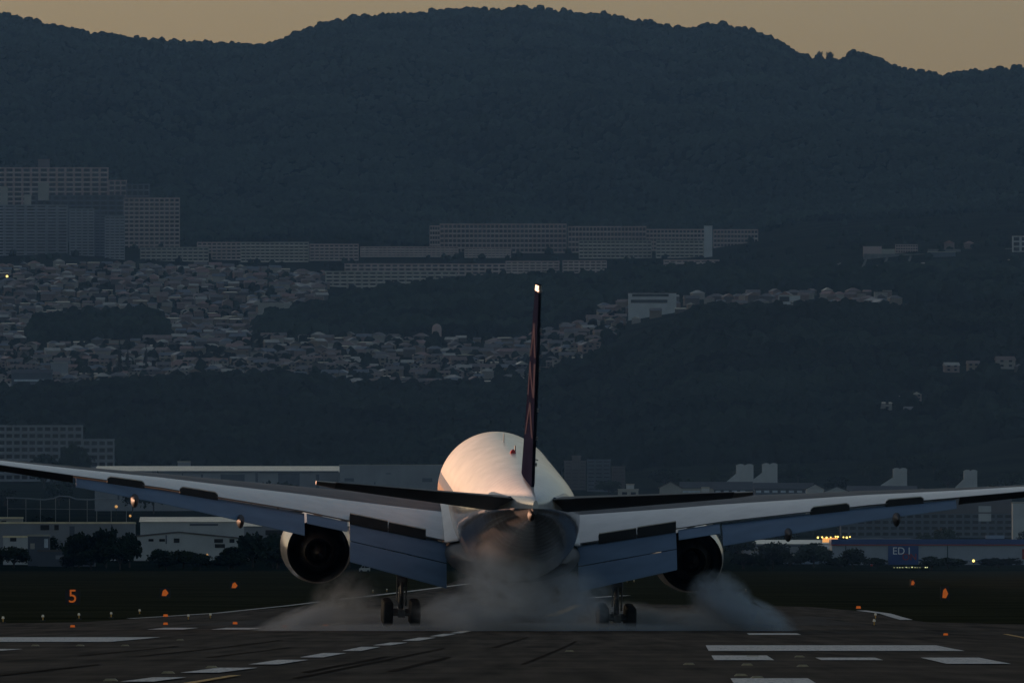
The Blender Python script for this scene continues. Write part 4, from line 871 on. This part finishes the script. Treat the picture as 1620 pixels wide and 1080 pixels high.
slab(735, 808, 392, 13050, 4, 12, 'pink', 'small slab with square windows left of the fin tip')
slab(570, 725, 391, 13100, 4, 22, 'pink', 'long slab left of the small square-windowed one')
slab(490, 567, 387, 12960, 5, 10, 'pink', 'slab in the middle of the left hillside row')
slab(381, 488, 384, 12920, 6, 14, 'cream', 'slab with dotted bright balconies over the left town')
slab(312, 381, 384, 12990, 5, 9, 'pink', 'slab behind the first one of the left hillside row')
slab(222, 330, 392, 12900, 4, 13, 'cream', 'first slab of the left hillside row, nearest the towers')
slab(545, 800, 418, 12420, 4, 24, 'pink', 'long low slab with banded balconies, rear of the lower pair', fin_=False)
slab(515, 722, 430, 12200, 5, 18, 'cream', 'long low slab with banded balconies above the dark wood')
slab(800, 885, 414, 12320, 5, 9, 'pink', 'banded slab directly above the fin tip', fin_=False)
slab(890, 960, 413, 12310, 4, 8, 'pink', 'low banded slab right of the fin tip', fin_=False)
slab(1050, 1138, 412, 12280, 3, 9, 'pink', 'lowest banded slab below the white tower', fin_=False)
# left tower cluster
slab(-60, 171, 266, 13800, 14, 17, 'pink', 'widest high-rise of the left cluster, highest on the slope')
slab(172, 200, 286, 13780, 11, 3, 'pink', 'narrow high-rise stepping down right of the widest one')
slab(200, 236, 292, 13760, 9, 4, 'slate', 'low stepped block at the right shoulder of the left cluster')
slab(45, 196, 310, 13400, 10, 12, 'slate', 'mid-height dark high-rise behind the front towers')
slab(196, 284, 314, 13350, 12, 11, 'pink', 'brownish high-rise with a fine square grid, right end of the cluster')
slab(-60, 107, 325, 12900, 16, 10, 'grey', 'front high-rise with a pale roof line at the left photo edge')
slab(110, 149, 331, 12850, 16, 4, 'grey', 'front high-rise with vertical stripes, second from the left')
slab(150, 166, 336, 12880, 15, 2, 'slate', 'slim dark high-rise between the striped ones')
slab(166, 197, 343, 12820, 15, 4, 'grey', 'shorter front high-rise at the right of the front row')
for x0, x1, yt, yb, d, w_, lab in ((60, 77, 289, 311, 13390, 'cream', 'pale lift tower box on the dark mid-height high-rise'), (0, 12, 295, 326, 13300, 'cream', 'pale roof box at the very left of the high-rise cluster'), (38, 49, 308, 326, 12910, 'cream', 'pale roof box on the front high-rise'), (60, 78, 252, 267, 13810, 'brown', 'reddish roof tank on top of the highest building')):
    bld('roof_box', x0, x1, yt, d, w_, depth=6, rmat='same', ybase=yb, label=lab, cat='roof box', par=.2)
# rounded water tower and two domed halls in the middle town
def wtower():
    d = 10020; s = F/d; g = TZ(691, d); o = empty('water_tower', ((691-810)/s, d, g)); h = zy(512, d)-g; r = 7.5/s
    mb = MB(); mb.loft([[(r*k*math.cos(a), r*k*math.sin(a), z) for a in [2*math.pi*j/24 for j in range(24)]] for z, k in ((0, 1), (h-r, 1), (h-r*.5, .87), (h-r*.13, .5), (h, .05))]); mb.build('tank', M_wall['pink'], o, smooth=50)
    mb = MB(); mb.tube((0, 0, 0), (0, 0, 2), r*1.15, n=24); mb.build('base', M_wall['grey'], o)
    tag(o, 'rounded grey water tower above the middle town', 'water tower')
    for cx, w_, hh, dd, lab in ((760, 95, 14, 10060, 'wide blue domed hall right of the water tower'), (782, 38, 10, 10030, 'small blue dome in front of the wide domed hall')):
        s = F/dd; g = TZ(cx, dd); o = empty('domed_hall', ((cx-810)/s, dd, g)); zt = zy(545-hh, dd)-g; zb = zy(546, dd)-g
        mb = MB(); rr = []
        for k in range(9):
            a = math.pi*k/8; rr.append((-math.cos(a)*w_/2/s, zb+math.sin(a)*(zt-zb)))
        mb.prism(rr, 0, 25); mb.build('roof', M_wall['blue'] if False else M_roof['blue'], o); MB().box(-w_/2/s, w_/2/s, .01, 24.9, -2, zb-.003).build('wall', M_wall['grey'], o)
        tag(o, lab, 'hall')
wtower()
# terraces on the right: retaining walls with a stair ramp, and a long school block
def terrace():
    M_conc2 = mat('retaining_wall', (.20, .19, .175), .9, var=.25, scale=.2)
    for pts, d, hpx, lab in (([(1313, 427), (1520, 427)], 11450, 4, 'lower pale retaining wall line of the terraced slope'), ([(1366, 405), (1468, 404)], 11750, 3.5, 'upper pale retaining wall line of the terraced slope'), ([(1468, 397), (1520, 395)], 11800, 3, 'short pale wall at the right top of the terraces'), ([(1590, 396), (1640, 394)], 11850, 3, 'pale wall line at the right photo edge below the white block')):
        s = F/d; (a, b), (c, e) = pts; o = empty('retaining_wall', (((a+c)/2-810)/s, d, zy(b, d)))
        MB().box((a-c)/2/s, (c-a)/2/s, 0, 1.5, -5, hpx/s).build('wall', M_conc2, o); tag(o, lab, 'retaining wall')
    for (a, b), (c, e), d, lab in (((1278, 438), (1330, 416), 11300, 'pale ramp climbing to the terraces'), ((1395, 425), (1403, 406), 11500, 'stairway between the terraces, middle'), ((1432, 424), (1440, 405), 11500, 'stairway between the terraces, right'), ((1362, 425), (1370, 408), 11500, 'stairway between the terraces, left')):
        s = F/d; o = empty('stairway', ((a-810)/s, d, zy(b, d))); w_ = 1.6/s
        MB().prism([(0, -1), (w_*2, -1), ((c-a)/s+w_*2, (b-e)/s), ((c-a)/s, (b-e)/s+.4), (0, .4)], 0, 3).build('steps', M_conc2, o); tag(o, lab, 'stairway')
terrace()
bld('school_block', 1232, 1266, 468, 9900, 'white', depth=10, rmat='pale', label='white flat block with a dark recess, right part of the ridge town', cat='building', win=[(1233, 1249, 469, 477, M_glass)])
bld('school_block', 994, 1070, 464, 9880, 'white', depth=10, rmat='grey', label='long white building with two dark window bands, ridge town left', cat='building', win=[(1000, 1058, 465, 469, M_glass), (998, 1056, 474, 479, M_glass)])
bld('school_block', 1468, 1512, 399, 11650, 'slate', depth=12, rmat='pale', label='dark block with a pale roof edge at the top of the terraces', cat='building', win=[(1498, 1510, 408, 411, M_glass2)])
bld('house', 1366, 1395, 390, 11850, 'pink', depth=10, rmat='grey', label='pinkish block, first above the terraces', cat='building')
bld('house', 1417, 1452, 387, 11900, 'pink', depth=10, rmat='grey', label='ribbed pinkish block above the terraces', cat='building', floors=3, bays=9, balc=False)
bld('house', 1395, 1416, 395, 11850, 'cream', depth=10, rmat='pale', label='low cream block between the two pinkish ones above the terraces', cat='building')
bld('house', 1602, 1640, 374, 11700, 'white', depth=10, rmat='pale', floors=3, bays=3, balc=False, label='white block cut by the right photo edge, highest on the right slope', cat='building')
bld('school_block', 408, 474, 480, 11350, 'cream', depth=10, rmat='pale', label='long cream block with a flat roof at the edge of the dark wood', cat='building')
bld('house', 18, 82, 590, 9180, 'slate', roof='gable_x', rise=2.2, depth=10, rmat='dark', label='long dark-roofed house at the lower left of the middle town', cat='house', win=[(22, 70, 600, 603, M_glass2)])
bld('house', 80, 107, 574, 9400, 'grey', depth=8, rmat='pale', label='tall pale block with a box roof, left part of the middle town', cat='building')

# --- houses
def house_mesh(w, dp, h, rise, kind):
    a, b = -w/2, w/2; wall = MB().box(a, b, -dp/2, dp/2, -3, h)
    if kind == 'hip':
        k = min(dp, w)/2*.9
        v = [(a-.5, -dp/2-.5, h), (b+.5, -dp/2-.5, h), (b+.5, dp/2+.5, h), (a-.5, dp/2+.5, h), (a+k, 0, h+rise), (b-k, 0, h+rise)]
        roof = MB().add(v, [(0, 1, 5, 4), (2, 3, 4, 5), (0, 4, 3), (1, 2, 5), (0, 3, 2, 1)])
    elif kind in ('gable', 'low'):
        v = [(a-.4, -dp/2-.5, h), (b+.4, -dp/2-.5, h), (b+.4, dp/2+.5, h), (a-.4, dp/2+.5, h), (a-.4, 0, h+rise), (b+.4, 0, h+rise)]
        roof = MB().add(v, [(0, 1, 5, 4), (2, 3, 4, 5), (0, 4, 3), (1, 2, 5), (0, 3, 2, 1)])
    elif kind == 'front':
        v = [(a-.4, -dp/2-.4, h), (b+.4, -dp/2-.4, h), (b+.4, dp/2+.4, h), (a-.4, dp/2+.4, h), (0, -dp/2-.4, h+rise), (0, dp/2+.4, h+rise)]
        roof = MB().add(v, [(0, 1, 4), (2, 3, 5), (0, 4, 5, 3), (1, 2, 5, 4), (0, 3, 2, 1)])
    else: roof = MB().box(a-.1, b+.1, -dp/2-.1, dp/2+.1, h+.002, h+.5)
    return wall, roof
PRO = []
for kind, w, dp, h, rise in (('hip', 9, 7.5, 4.6, 2.1), ('gable', 10, 7.5, 4.5, 2.2), ('front', 7.5, 8.5, 4.8, 2.1), ('hip', 11.5, 8.5, 2.9, 2.2), ('gable', 7.5, 7, 4.8, 1.8), ('flat', 9, 7.5, 5.2, 0), ('low', 10, 8, 4.2, .55), ('low', 8, 12, 3.4, .6)):
    for wc in ('cream', 'white', 'grey', 'pink'):
        for rc in (('metal',) if kind == 'low' else ('grey', 'brown', 'blue', 'red', 'pale')):
            PRO.append((kind, wc, rc, w, dp, h, rise))
cache = {}
RW = {'metal': 3, 'grey': 5, 'brown': 4, 'blue': 2, 'red': 1.3, 'pale': 1.9}; KW = {'hip': 3, 'gable': 3, 'front': 2, 'flat': .8, 'low': 2.2}
wts = [RW[p[2]]*KW[p[0]] for p in PRO]
spots = []
def zone(name, x0, x1, d0, d1, rows_, ppm_sp, skip=None):
    for r in range(rows_):
        d = d0+(d1-d0)*(r+.5)/rows_; sp = ppm_sp*F/d; n = int((x1-x0)/sp); off = random.uniform(0, sp)
        for k in range(n+1):
            px = x0+off+k*sp+random.uniform(-.25, .25)*sp; dd = d+random.uniform(-.4, .4)*(d1-d0)/rows_
            if px > x1 or (skip and skip(px, dd)) or random.random() < .10: continue
            spots.append((name, r, rows_, px, dd))
zone('middle town', -40, 985, 9200, 10000, 15, 8.6, lambda px, d: (px > 870 and d < 9200+(px-870)*3.5) or (675 < px < 705 and d > 9900) or (px < 260 and 9950 < d))
zone('upper left town', -40, 430, 10090, 11250, 13, 9.0, lambda px, d: 42 < px < 262 and d < 10800)
zone('ridge town', 945, 1432, 9750, 10450, 7, 12.0, lambda px, d: d > 10350-(1430-px)*.0 or (985 < px < 1075 and 9850 < d < 10000))
zone('right slope', 1300, 1640, 11300, 11400, 1, 16)
zone('right slope', 1500, 1640, 11900, 12050, 1, 15)
zone('right slope', 1440, 1640, 10850, 10950, 1, 18, lambda px, d: px < 1500 and random.random() < .5)
zone('upper left town', -40, 520, 11300, 12500, 19, 9.0, lambda px, d: (px > 400 and d < 11450) )
near = [(1540-1/2, 8450), (1505, 8440), (1560, 8500), (1590, 8480), (1612, 8460), (1450, 8200), (1418, 8150), (1395, 8100), (1548, 8600), (1600, 8650), (1440, 8050)]
for px, d in near: spots.append(('woods right', 0, 1, px, d))
spots.sort(key=lambda t: t[4])
ROOFW = {'grey': 'grey tiled', 'brown': 'brown tiled', 'blue': 'blue-grey', 'red': 'reddish', 'pale': 'pale', 'metal': 'shiny metal'}
stuff = {}
cnt = 0
for (zn, r, nr, px, d) in spots:
    p = random.choices(PRO, wts)[0]; kind, wc, rc, w, dp, h, rise = p
    loc = at(px, d); rz = random.choice((0, 0, 0, 1))*R(random.choice((-35, 30, 90))) + R(random.uniform(-14, 14)); sc = random.uniform(.58, .95)
    if cnt < 300:
        key = p
        o = empty('house', loc, (0, 0, rz)); o.scale = (sc, sc, sc)
        if key not in cache:
            wl, rf = house_mesh(w, dp, h, rise, kind)
            a = wl.build('wall', M_hwall[wc], o); b = rf.build('roof', M_roof[rc], o); cs = [a, b]
            if kind != 'flat' or True:
                for wx in (-w*.26, w*.22):
                    for wz in ((.9, 2.1), (3.5, 4.7)) if h > 4 else ((.9, 2.1),):
                        cs.append(MB().box(wx-.9, wx+.9, -dp/2-.05, -dp/2-.002, wz[0], wz[1]).build('window', M_glass, o))
            cache[key] = cs
        else:
            for c in cache[key]:
                c2 = c.copy(); COL.objects.link(c2); c2.parent = o
        band = 'front rows' if r < nr/3 else 'middle rows' if r < 2*nr/3 else 'back rows'
        lab = '%s house, %s %s roof, %s of %s' % ({'pink': 'pinkish'}.get(wc, wc), ROOFW[rc], {'front': 'gable-front', 'flat': 'flat', 'low': 'shallow'}.get(kind, kind), band, zn)
        if zn == 'woods right': lab = '%s house with %s roof in dark woods, %s' % (wc if wc != 'pink' else 'pinkish', ROOFW[rc], 'by the photo edge' if px > 1560 else 'at the upper clearing' if px > 1480 else 'alone at the lower clearing')
        assert len(lab.split()) <= 16, lab
        tag(o, lab, 'house', 'houses of the '+zn); cnt += 1
    else:
        wl, rf = house_mesh(w, dp, h, rise, kind); c, s_ = math.cos(rz)*sc, math.sin(rz)*sc
        sm = stuff.setdefault('m', (MB(), []))
        mbs = sm[0]
        for part_, m_ in ((wl, ('w', wc)), (rf, ('r', rc))):
            if m_ not in sm[1]: sm[1].append(m_)
            mbs.add([(loc.x+x*c-y*s_, loc.y+x*s_+y*c, loc.z+z*sc) for x, y, z in part_.v], part_.f, sm[1].index(m_))
if stuff:
    mbs, ml = stuff['m']; o = mbs.build('distant_houses', [M_hwall[k] if t_ == 'w' else M_roof[k] for t_, k in ml], fix=False)
    tag(o, 'dense far rows of small houses with mixed roofs covering the upper left hillside', 'houses', kind='stuff')

# ------------------------------------------------------------------ woods and trees
def crown_protos(n, seed, flat=1.0):
    r = np.random.default_rng(seed); out = []
    bm = bmesh.new(); bmesh.ops.create_icosphere(bm, subdivisions=2, radius=1.0)
    V = np.array([v.co[:] for v in bm.verts]); Fc = np.array([[v.index for v in f.verts] for f in bm.faces]); bm.free()
    keep = V[Fc].mean(1)[:, 2] > -0.45; Fc = Fc[keep]; used = np.unique(Fc); rm = -np.ones(len(V), int); rm[used] = np.arange(len(used)); V = V[used]; Fc = rm[Fc]
    for k in range(n):
        P_ = V.copy(); lob = r.normal(size=(9, 3)); lob /= np.linalg.norm(lob, axis=1)[:, None]
        f = 0.72+0.34*np.max(np.clip(P_@lob.T, 0, 1)**6, axis=1)+r.normal(size=len(P_))*.07
        out.append(P_*f[:, None])
    return out, Fc
CP, CF = crown_protos(8, 4)
def forest(name, px, d, size, m, lab):
    n = len(px); Zt = tz(px, d) if n else 0
    X = (px-810)/F*d; k = rng.integers(0, 8, n); nv = len(CP[0]); nf = len(CF)
    A = np.array(CP)[k]                              # n, nv, 3
    ang = rng.random(n)*6.283; c, s_ = np.cos(ang), np.sin(ang)
    x = A[:, :, 0]*c[:, None]-A[:, :, 1]*s_[:, None]; y = A[:, :, 0]*s_[:, None]+A[:, :, 1]*c[:, None]; z = A[:, :, 2]
    szh = size*rng.uniform(.75, 1.5, n)
    Pm = np.stack([x*size[:, None]+X[:, None], y*size[:, None]+d[:, None], z*szh[:, None]+Zt[:, None]+size[:, None]*.35], -1).reshape(-1, 3)
    Fm = (CF[None]+(np.arange(n)*nv)[:, None, None]).reshape(-1, 3)
    me = bpy.data.meshes.new(name); me.vertices.add(len(Pm)); me.vertices.foreach_set('co', Pm.reshape(-1).astype(np.float32))
    me.loops.add(len(Fm)*3); me.loops.foreach_set('vertex_index', Fm.reshape(-1).astype(np.int32))
    me.polygons.add(len(Fm)); me.polygons.foreach_set('loop_start', np.arange(len(Fm), dtype=np.int32)*3); me.polygons.foreach_set('loop_total', np.full(len(Fm), 3, np.int32))
    me.polygons.foreach_set('use_smooth', np.zeros(len(Fm), bool)); me.materials.append(m); me.update()
    o = bpy.data.objects.new(name, me); COL.objects.link(o); tag(o, lab, 'woodland', kind='stuff'); return o
def scatter(d0, d1, x0, x1, sp, keep=None):
    n = int((d1-d0)*((x1-x0)/F*(d0+d1)/2)/(sp*sp)); px = rng.uniform(x0, x1, n); d = rng.uniform(d0, d1, n)
    if keep is not None: kk = keep(px, d); px, d = px[kk], d[kk]
    return px, d
pa, da = scatter(7760, 9120, -200, 1820, 9.5, lambda p, d: ~((p > 1380) & (d > 8000) & (d < 8480) & (vnoise(p/30, d/60, 9) > .45)))
forest('woodland', pa, da, rng.uniform(4.0, 6.8, len(pa)), M_leaf, 'dark woods covering the lower hill behind the airliner tail')
pb, db = scatter(10020, 11280, -200, 1820, 11, lambda p, d: (d > 10050) & ~((p > 940) & (p < 1432) & (d < 10480)) & ~((p > 1430) & (d > 10820) & (d < 10980)) & ((p > 405) | ((d < 10700) & (p > 50) & (p < 255))))
forest('woodland', pb, db, rng.uniform(4.5, 7.5, len(pb)), M_leafd, 'dark wooded ridge between the middle town and the hillside slabs')
pc, dc = scatter(11300, 13500, -200, 1820, 75, None)
pc2, dc2 = scatter(13600, 13800, -200, 1820, 14, lambda p, d: (p > 290))
pc = np.concatenate([pc, pc2]); dc = np.concatenate([dc, dc2])
forest('woodland', pc, dc, rng.uniform(2.2, 4.0, len(pc)), M_leafd, 'scattered trees between the far apartment slabs')
pt, dt = scatter(9180, 10020, -200, 985, 19, None)
forest('woodland', pt, dt, rng.uniform(2.2, 4.2, len(pt)), M_leaf, 'garden trees between the houses of the middle town')
pt, dt = scatter(10080, 12400, -200, 510, 27, lambda p, d: (d > 11300) | (p < 430))
forest('woodland', pt, dt, rng.uniform(1.8, 3.4, len(pt)), M_leafd, 'garden trees between the houses of the upper left town')
pr_, dr_ = scatter(17150, 17500, -200, 1820, 9.5, None)
forest('woodland', pr_, dr_, rng.uniform(3.5, 7.5, len(pr_)), M_leafm, 'tree crowns along the mountain ridge against the sky')
pm_, dm_ = scatter(13700, 17150, -150, 1770, 12.5, None)
forest('woodland', pm_, dm_, rng.uniform(3.6, 6.2, len(pm_)), M_leafm, 'dark tree crowns over the mountain flank')
pd_, dd_ = scatter(4230, 7700, -200, 1820, 30, lambda p, d: vnoise(p/60, d/120, 21) > .45)


# single trees: trunk, limbs, crown of leaf clumps
def tree_proto(seed, w, h, conifer=False):
    r = random.Random(seed); root = empty('tree', (0, 0, 0))
    th = h*.3; mb = MB().tube((0, 0, -.5), (0, 0, th), .035*h, .025*h, n=8)
    tips = []
    for k in range(9):
        a = r.uniform(0, 6.28); q = (math.cos(a)*w*.32*r.uniform(.4, 1), math.sin(a)*w*.32*r.uniform(.4, 1), h*r.uniform(.45, .85)); mb.tube((0, 0, th*r.uniform(.6, 1)), q, .016*h, .006*h, n=5); tips.append(q)
    mb.tube((0, 0, th), (0, 0, h*.85), .02*h, .005*h, n=6)
    mb.build('trunk', M_bark, root)
    cr_ = MB(); cl = []
    for k in range(46):
        if conifer:
            f = r.random(); rad = w*.5*(1-f)*.9; a = r.uniform(0, 6.28); cl.append((math.cos(a)*rad*r.uniform(.3, 1), math.sin(a)*rad*r.uniform(.3, 1), h*(.12+.86*f), w*.14*(1.2-f)))
        else:
            u = r.uniform(-.75, 1); a = r.uniform(0, 6.28); q = math.sqrt(max(0, 1-u*u))*r.uniform(.45, 1)
            cl.append((math.cos(a)*q*w*.42, math.sin(a)*q*w*.42, h*.60+u*h*.33, w*r.uniform(.09, .17)))
    for cx, cy, cz, cr in cl:
        for k in range(34):
            v = Vector((r.gauss(0, 1), r.gauss(0, 1), r.gauss(0, .8))); v = v.normalized()*cr*r.uniform(.5, 1.15)
            p = Vector((cx, cy, cz))+v; sz = w*r.uniform(.024, .052); t1 = Vector((r.gauss(0, 1), r.gauss(0, 1), r.gauss(0, 1))).normalized(); t2 = t1.orthogonal().normalized()
            cr_.add([p-t1*sz-t2*sz*.6, p+t1*sz-t2*sz*.6, p+t1*sz+t2*sz*.6, p-t1*sz+t2*sz*.6], [(0, 1, 2, 3)])
    cr_.build('crown', M_leaf2, root, fix=False); return root
TP = {'round': tree_proto(1, 9, 8), 'broad': tree_proto(2, 12, 8.5), 'tall': tree_proto(3, 7, 10), 'conifer': tree_proto(4, 5, 13, True)}
used = set()
def place_tree(kind, px, d, wpx, ytop, lab, grp):
    base = TP[kind]; W0, H0 = {'round': (9, 8), 'broad': (12, 8.5), 'tall': (7, 10), 'conifer': (5, 13)}[kind]
    if kind in used:
        o = base.copy(); COL.objects.link(o)
        for c in list(base.children): c2 = c.copy(); COL.objects.link(c2); c2.parent = o
    else: o = base; used.add(kind)
    s = F/d; loc = at(px, d); h = max(2.5, zy(ytop, d)-loc.z)
    o.location = loc; o.scale = (wpx/s/W0, wpx/s/W0, h/H0*1.02); o.rotation_euler = (0, 0, random.uniform(0, 6.28)); tag(o, lab, 'tree', grp)
g1 = 'trees along the airfield edge on the left'
for i, (k, px, d, w, yt, lab) in enumerate([('broad', 125, 4330, 58, 846, 'big dark tree, left one before the blue-grey shed'), ('broad', 168, 4320, 62, 839, 'tallest broad dark tree before the blue-grey shed'), ('round', 205, 4340, 44, 846, 'dark tree, right one before the blue-grey shed'), ('round', 22, 4320, 60, 866, 'low dark bush-like tree at the left photo edge'),
        ('round', 252, 4310, 40, 870, 'low dark tree below the small warehouse windows'), ('broad', 290, 4300, 62, 872, 'wide low tree before the gabled warehouse'), ('broad', 400, 4350, 66, 846, 'dark tree at the right end of the gabled warehouse'), ('round', 440, 4380, 50, 852, 'dark tree just left of the left engine'),
        ('round', 362, 4330, 36, 868, 'small dark tree below the right windows of the gabled warehouse'), ('round', 590, 4500, 60, 880, 'dark tree behind the left inboard flap'), ('broad', 650, 4520, 70, 876, 'broad dark tree between left flap and body')]): place_tree(k, px, d, w, yt, lab, g1)
for k, px, d, w, yt, lab in [('broad', 243, 6380, 56, 752, 'dark round tree before the left part of the long hangar'), ('broad', 440, 6400, 90, 765, 'widest dark tree before the long hangar'), ('round', 210, 6390, 34, 758, 'small tree at the left end of the long hangar'), ('broad', 118, 7350, 60, 706, 'tree covering the foot of the grey apartment blocks'), ('round', 70, 7300, 60, 722, 'low tree before the long apartment block'),
        ('round', 1335, 6150, 24, 781, 'small round tree between the two white gables'), ('round', 700, 6300, 46, 790, 'dark tree left of the fuselage by the plain hall'), ('round', 1132, 7350, 16, 738, 'thin tree left of the twin white towers')]: place_tree(k, px, d, w, yt, lab, 'trees before the halls and blocks')
for px, yt, w, lab in ((189, 539, 15, 'tallest dark pointed cedar in the middle town, leftmost of three'), (202, 546, 13, 'pointed cedar in the middle, beside the tallest one'), (231, 542, 13, 'pointed cedar standing alone on the right of the three')): place_tree('conifer', px, 9420, w, yt, lab, 'cedars in the middle town')
for px, yt, w, lab in ((1297, 82, 9, 'umbrella-shaped tree on the ridge saddle, left of the pair'), (1313, 83, 11, 'umbrella-shaped tree on the ridge saddle, right of the pair')): place_tree('broad', px, 17420, w*1.25, yt, lab, 'lone trees on the skyline')
g2 = 'trees below the store on the right'
for k, px, d, w, yt, lab in [('broad', 1330, 4330, 60, 890, 'dark tree below the left end of the store'), ('round', 1385, 4320, 44, 893, 'dark tree below the striped mast'), ('broad', 1500, 4320, 70, 893, 'wide dark tree right of the low lamps'), ('broad', 1580, 4320, 80, 894, 'wide dark tree below the right end of the store'), ('round', 1250, 4380, 50, 886, 'dark tree before the bluish huts'), ('round', 1190, 4400, 40, 884, 'dark tree right of the right engine'), ('round', 1333, 4380, 26, 884, 'small dark shrub at the store left corner')]: place_tree(k, px, d, w, yt, lab, g2)

zt_ = random.Random(12)
ZN = [(-30, 230, 'far left, around the sheds'), (230, 480, 'around the gabled warehouse'), (480, 720, 'behind the left inboard flap'), (900, 1180, 'behind the right engine'), (1180, 1340, 'around the bluish huts'), (1340, 1650, 'behind and beside the store')]
for k in range(110):
    zi = k % 6; x0, x1, nm = ZN[zi]; px = zt_.uniform(x0, x1); d = zt_.choice((4260, 4300, 4700, 5050, 5600, 6700, 7150, 7500)) + zt_.uniform(-30, 30)
    far = d > 6000
    if far and 150 < px < 705: continue
    kd = zt_.choice(('round', 'broad', 'broad', 'tall')); hh_ = zt_.uniform(3.2, 6.5) if not far else zt_.uniform(5, 9); g_ = TZ(px, d); s = F/d
    place_tree(kd, px, d, (zt_.uniform(6, 11)+far*4)*s, HY-(g_+hh_-CZ)*s, ('small dark tree at the airfield edge, ' if d < 4400 else 'dark tree among the low roofs, ' if not far else 'dark tree below the wooded hill, ')+nm, 'dark trees '+nm)
# labels that would be shared get the order in which the things stand from left to right
ONES = 'first second third fourth fifth sixth seventh eighth ninth tenth eleventh twelfth thirteenth fourteenth fifteenth sixteenth seventeenth eighteenth nineteenth'.split()
def ordinal(n): return ONES[n-1] if n < 20 else ('twentieth', 'thirtieth', 'fortieth')[n//10-2] if n % 10 == 0 else ('twenty', 'thirty', 'forty')[n//10-2]+'-'+ONES[n % 10-1]
shared = {}
for o in S.objects:
    if o.parent is None and o.get('label'): shared.setdefault(o['label'], []).append(o)
for lab, os_ in shared.items():
    if len(os_) > 1:
        for k, o in enumerate(sorted(os_, key=lambda q: q.location.x/q.location.y)): o['label'] = '%s, %s from left' % (lab, ordinal(k+1))
# ------------------------------------------------------------------ haze
def haze():
    m = bpy.data.materials.new('haze'); m.use_nodes = True; t = m.node_tree; t.nodes.remove(t.nodes['Principled BSDF'])
    v = t.nodes.new('ShaderNodeVolumePrincipled'); v.inputs['Color'].default_value = (0.17, 0.47, 1.0, 1); v.inputs['Density'].default_value = HAZE; v.inputs['Anisotropy'].default_value = 0.0
    t.links.new(v.outputs[0], t.nodes['Material Output'].inputs['Volume'])
    o = MB().box(-14000, 14000, -350, 23100, -40, 1000).build('haze', m); o['kind'] = 'stuff'; tag(o, 'thin blue evening haze over the airfield and hills', 'haze')
HAZE = 0.88e-5
haze()
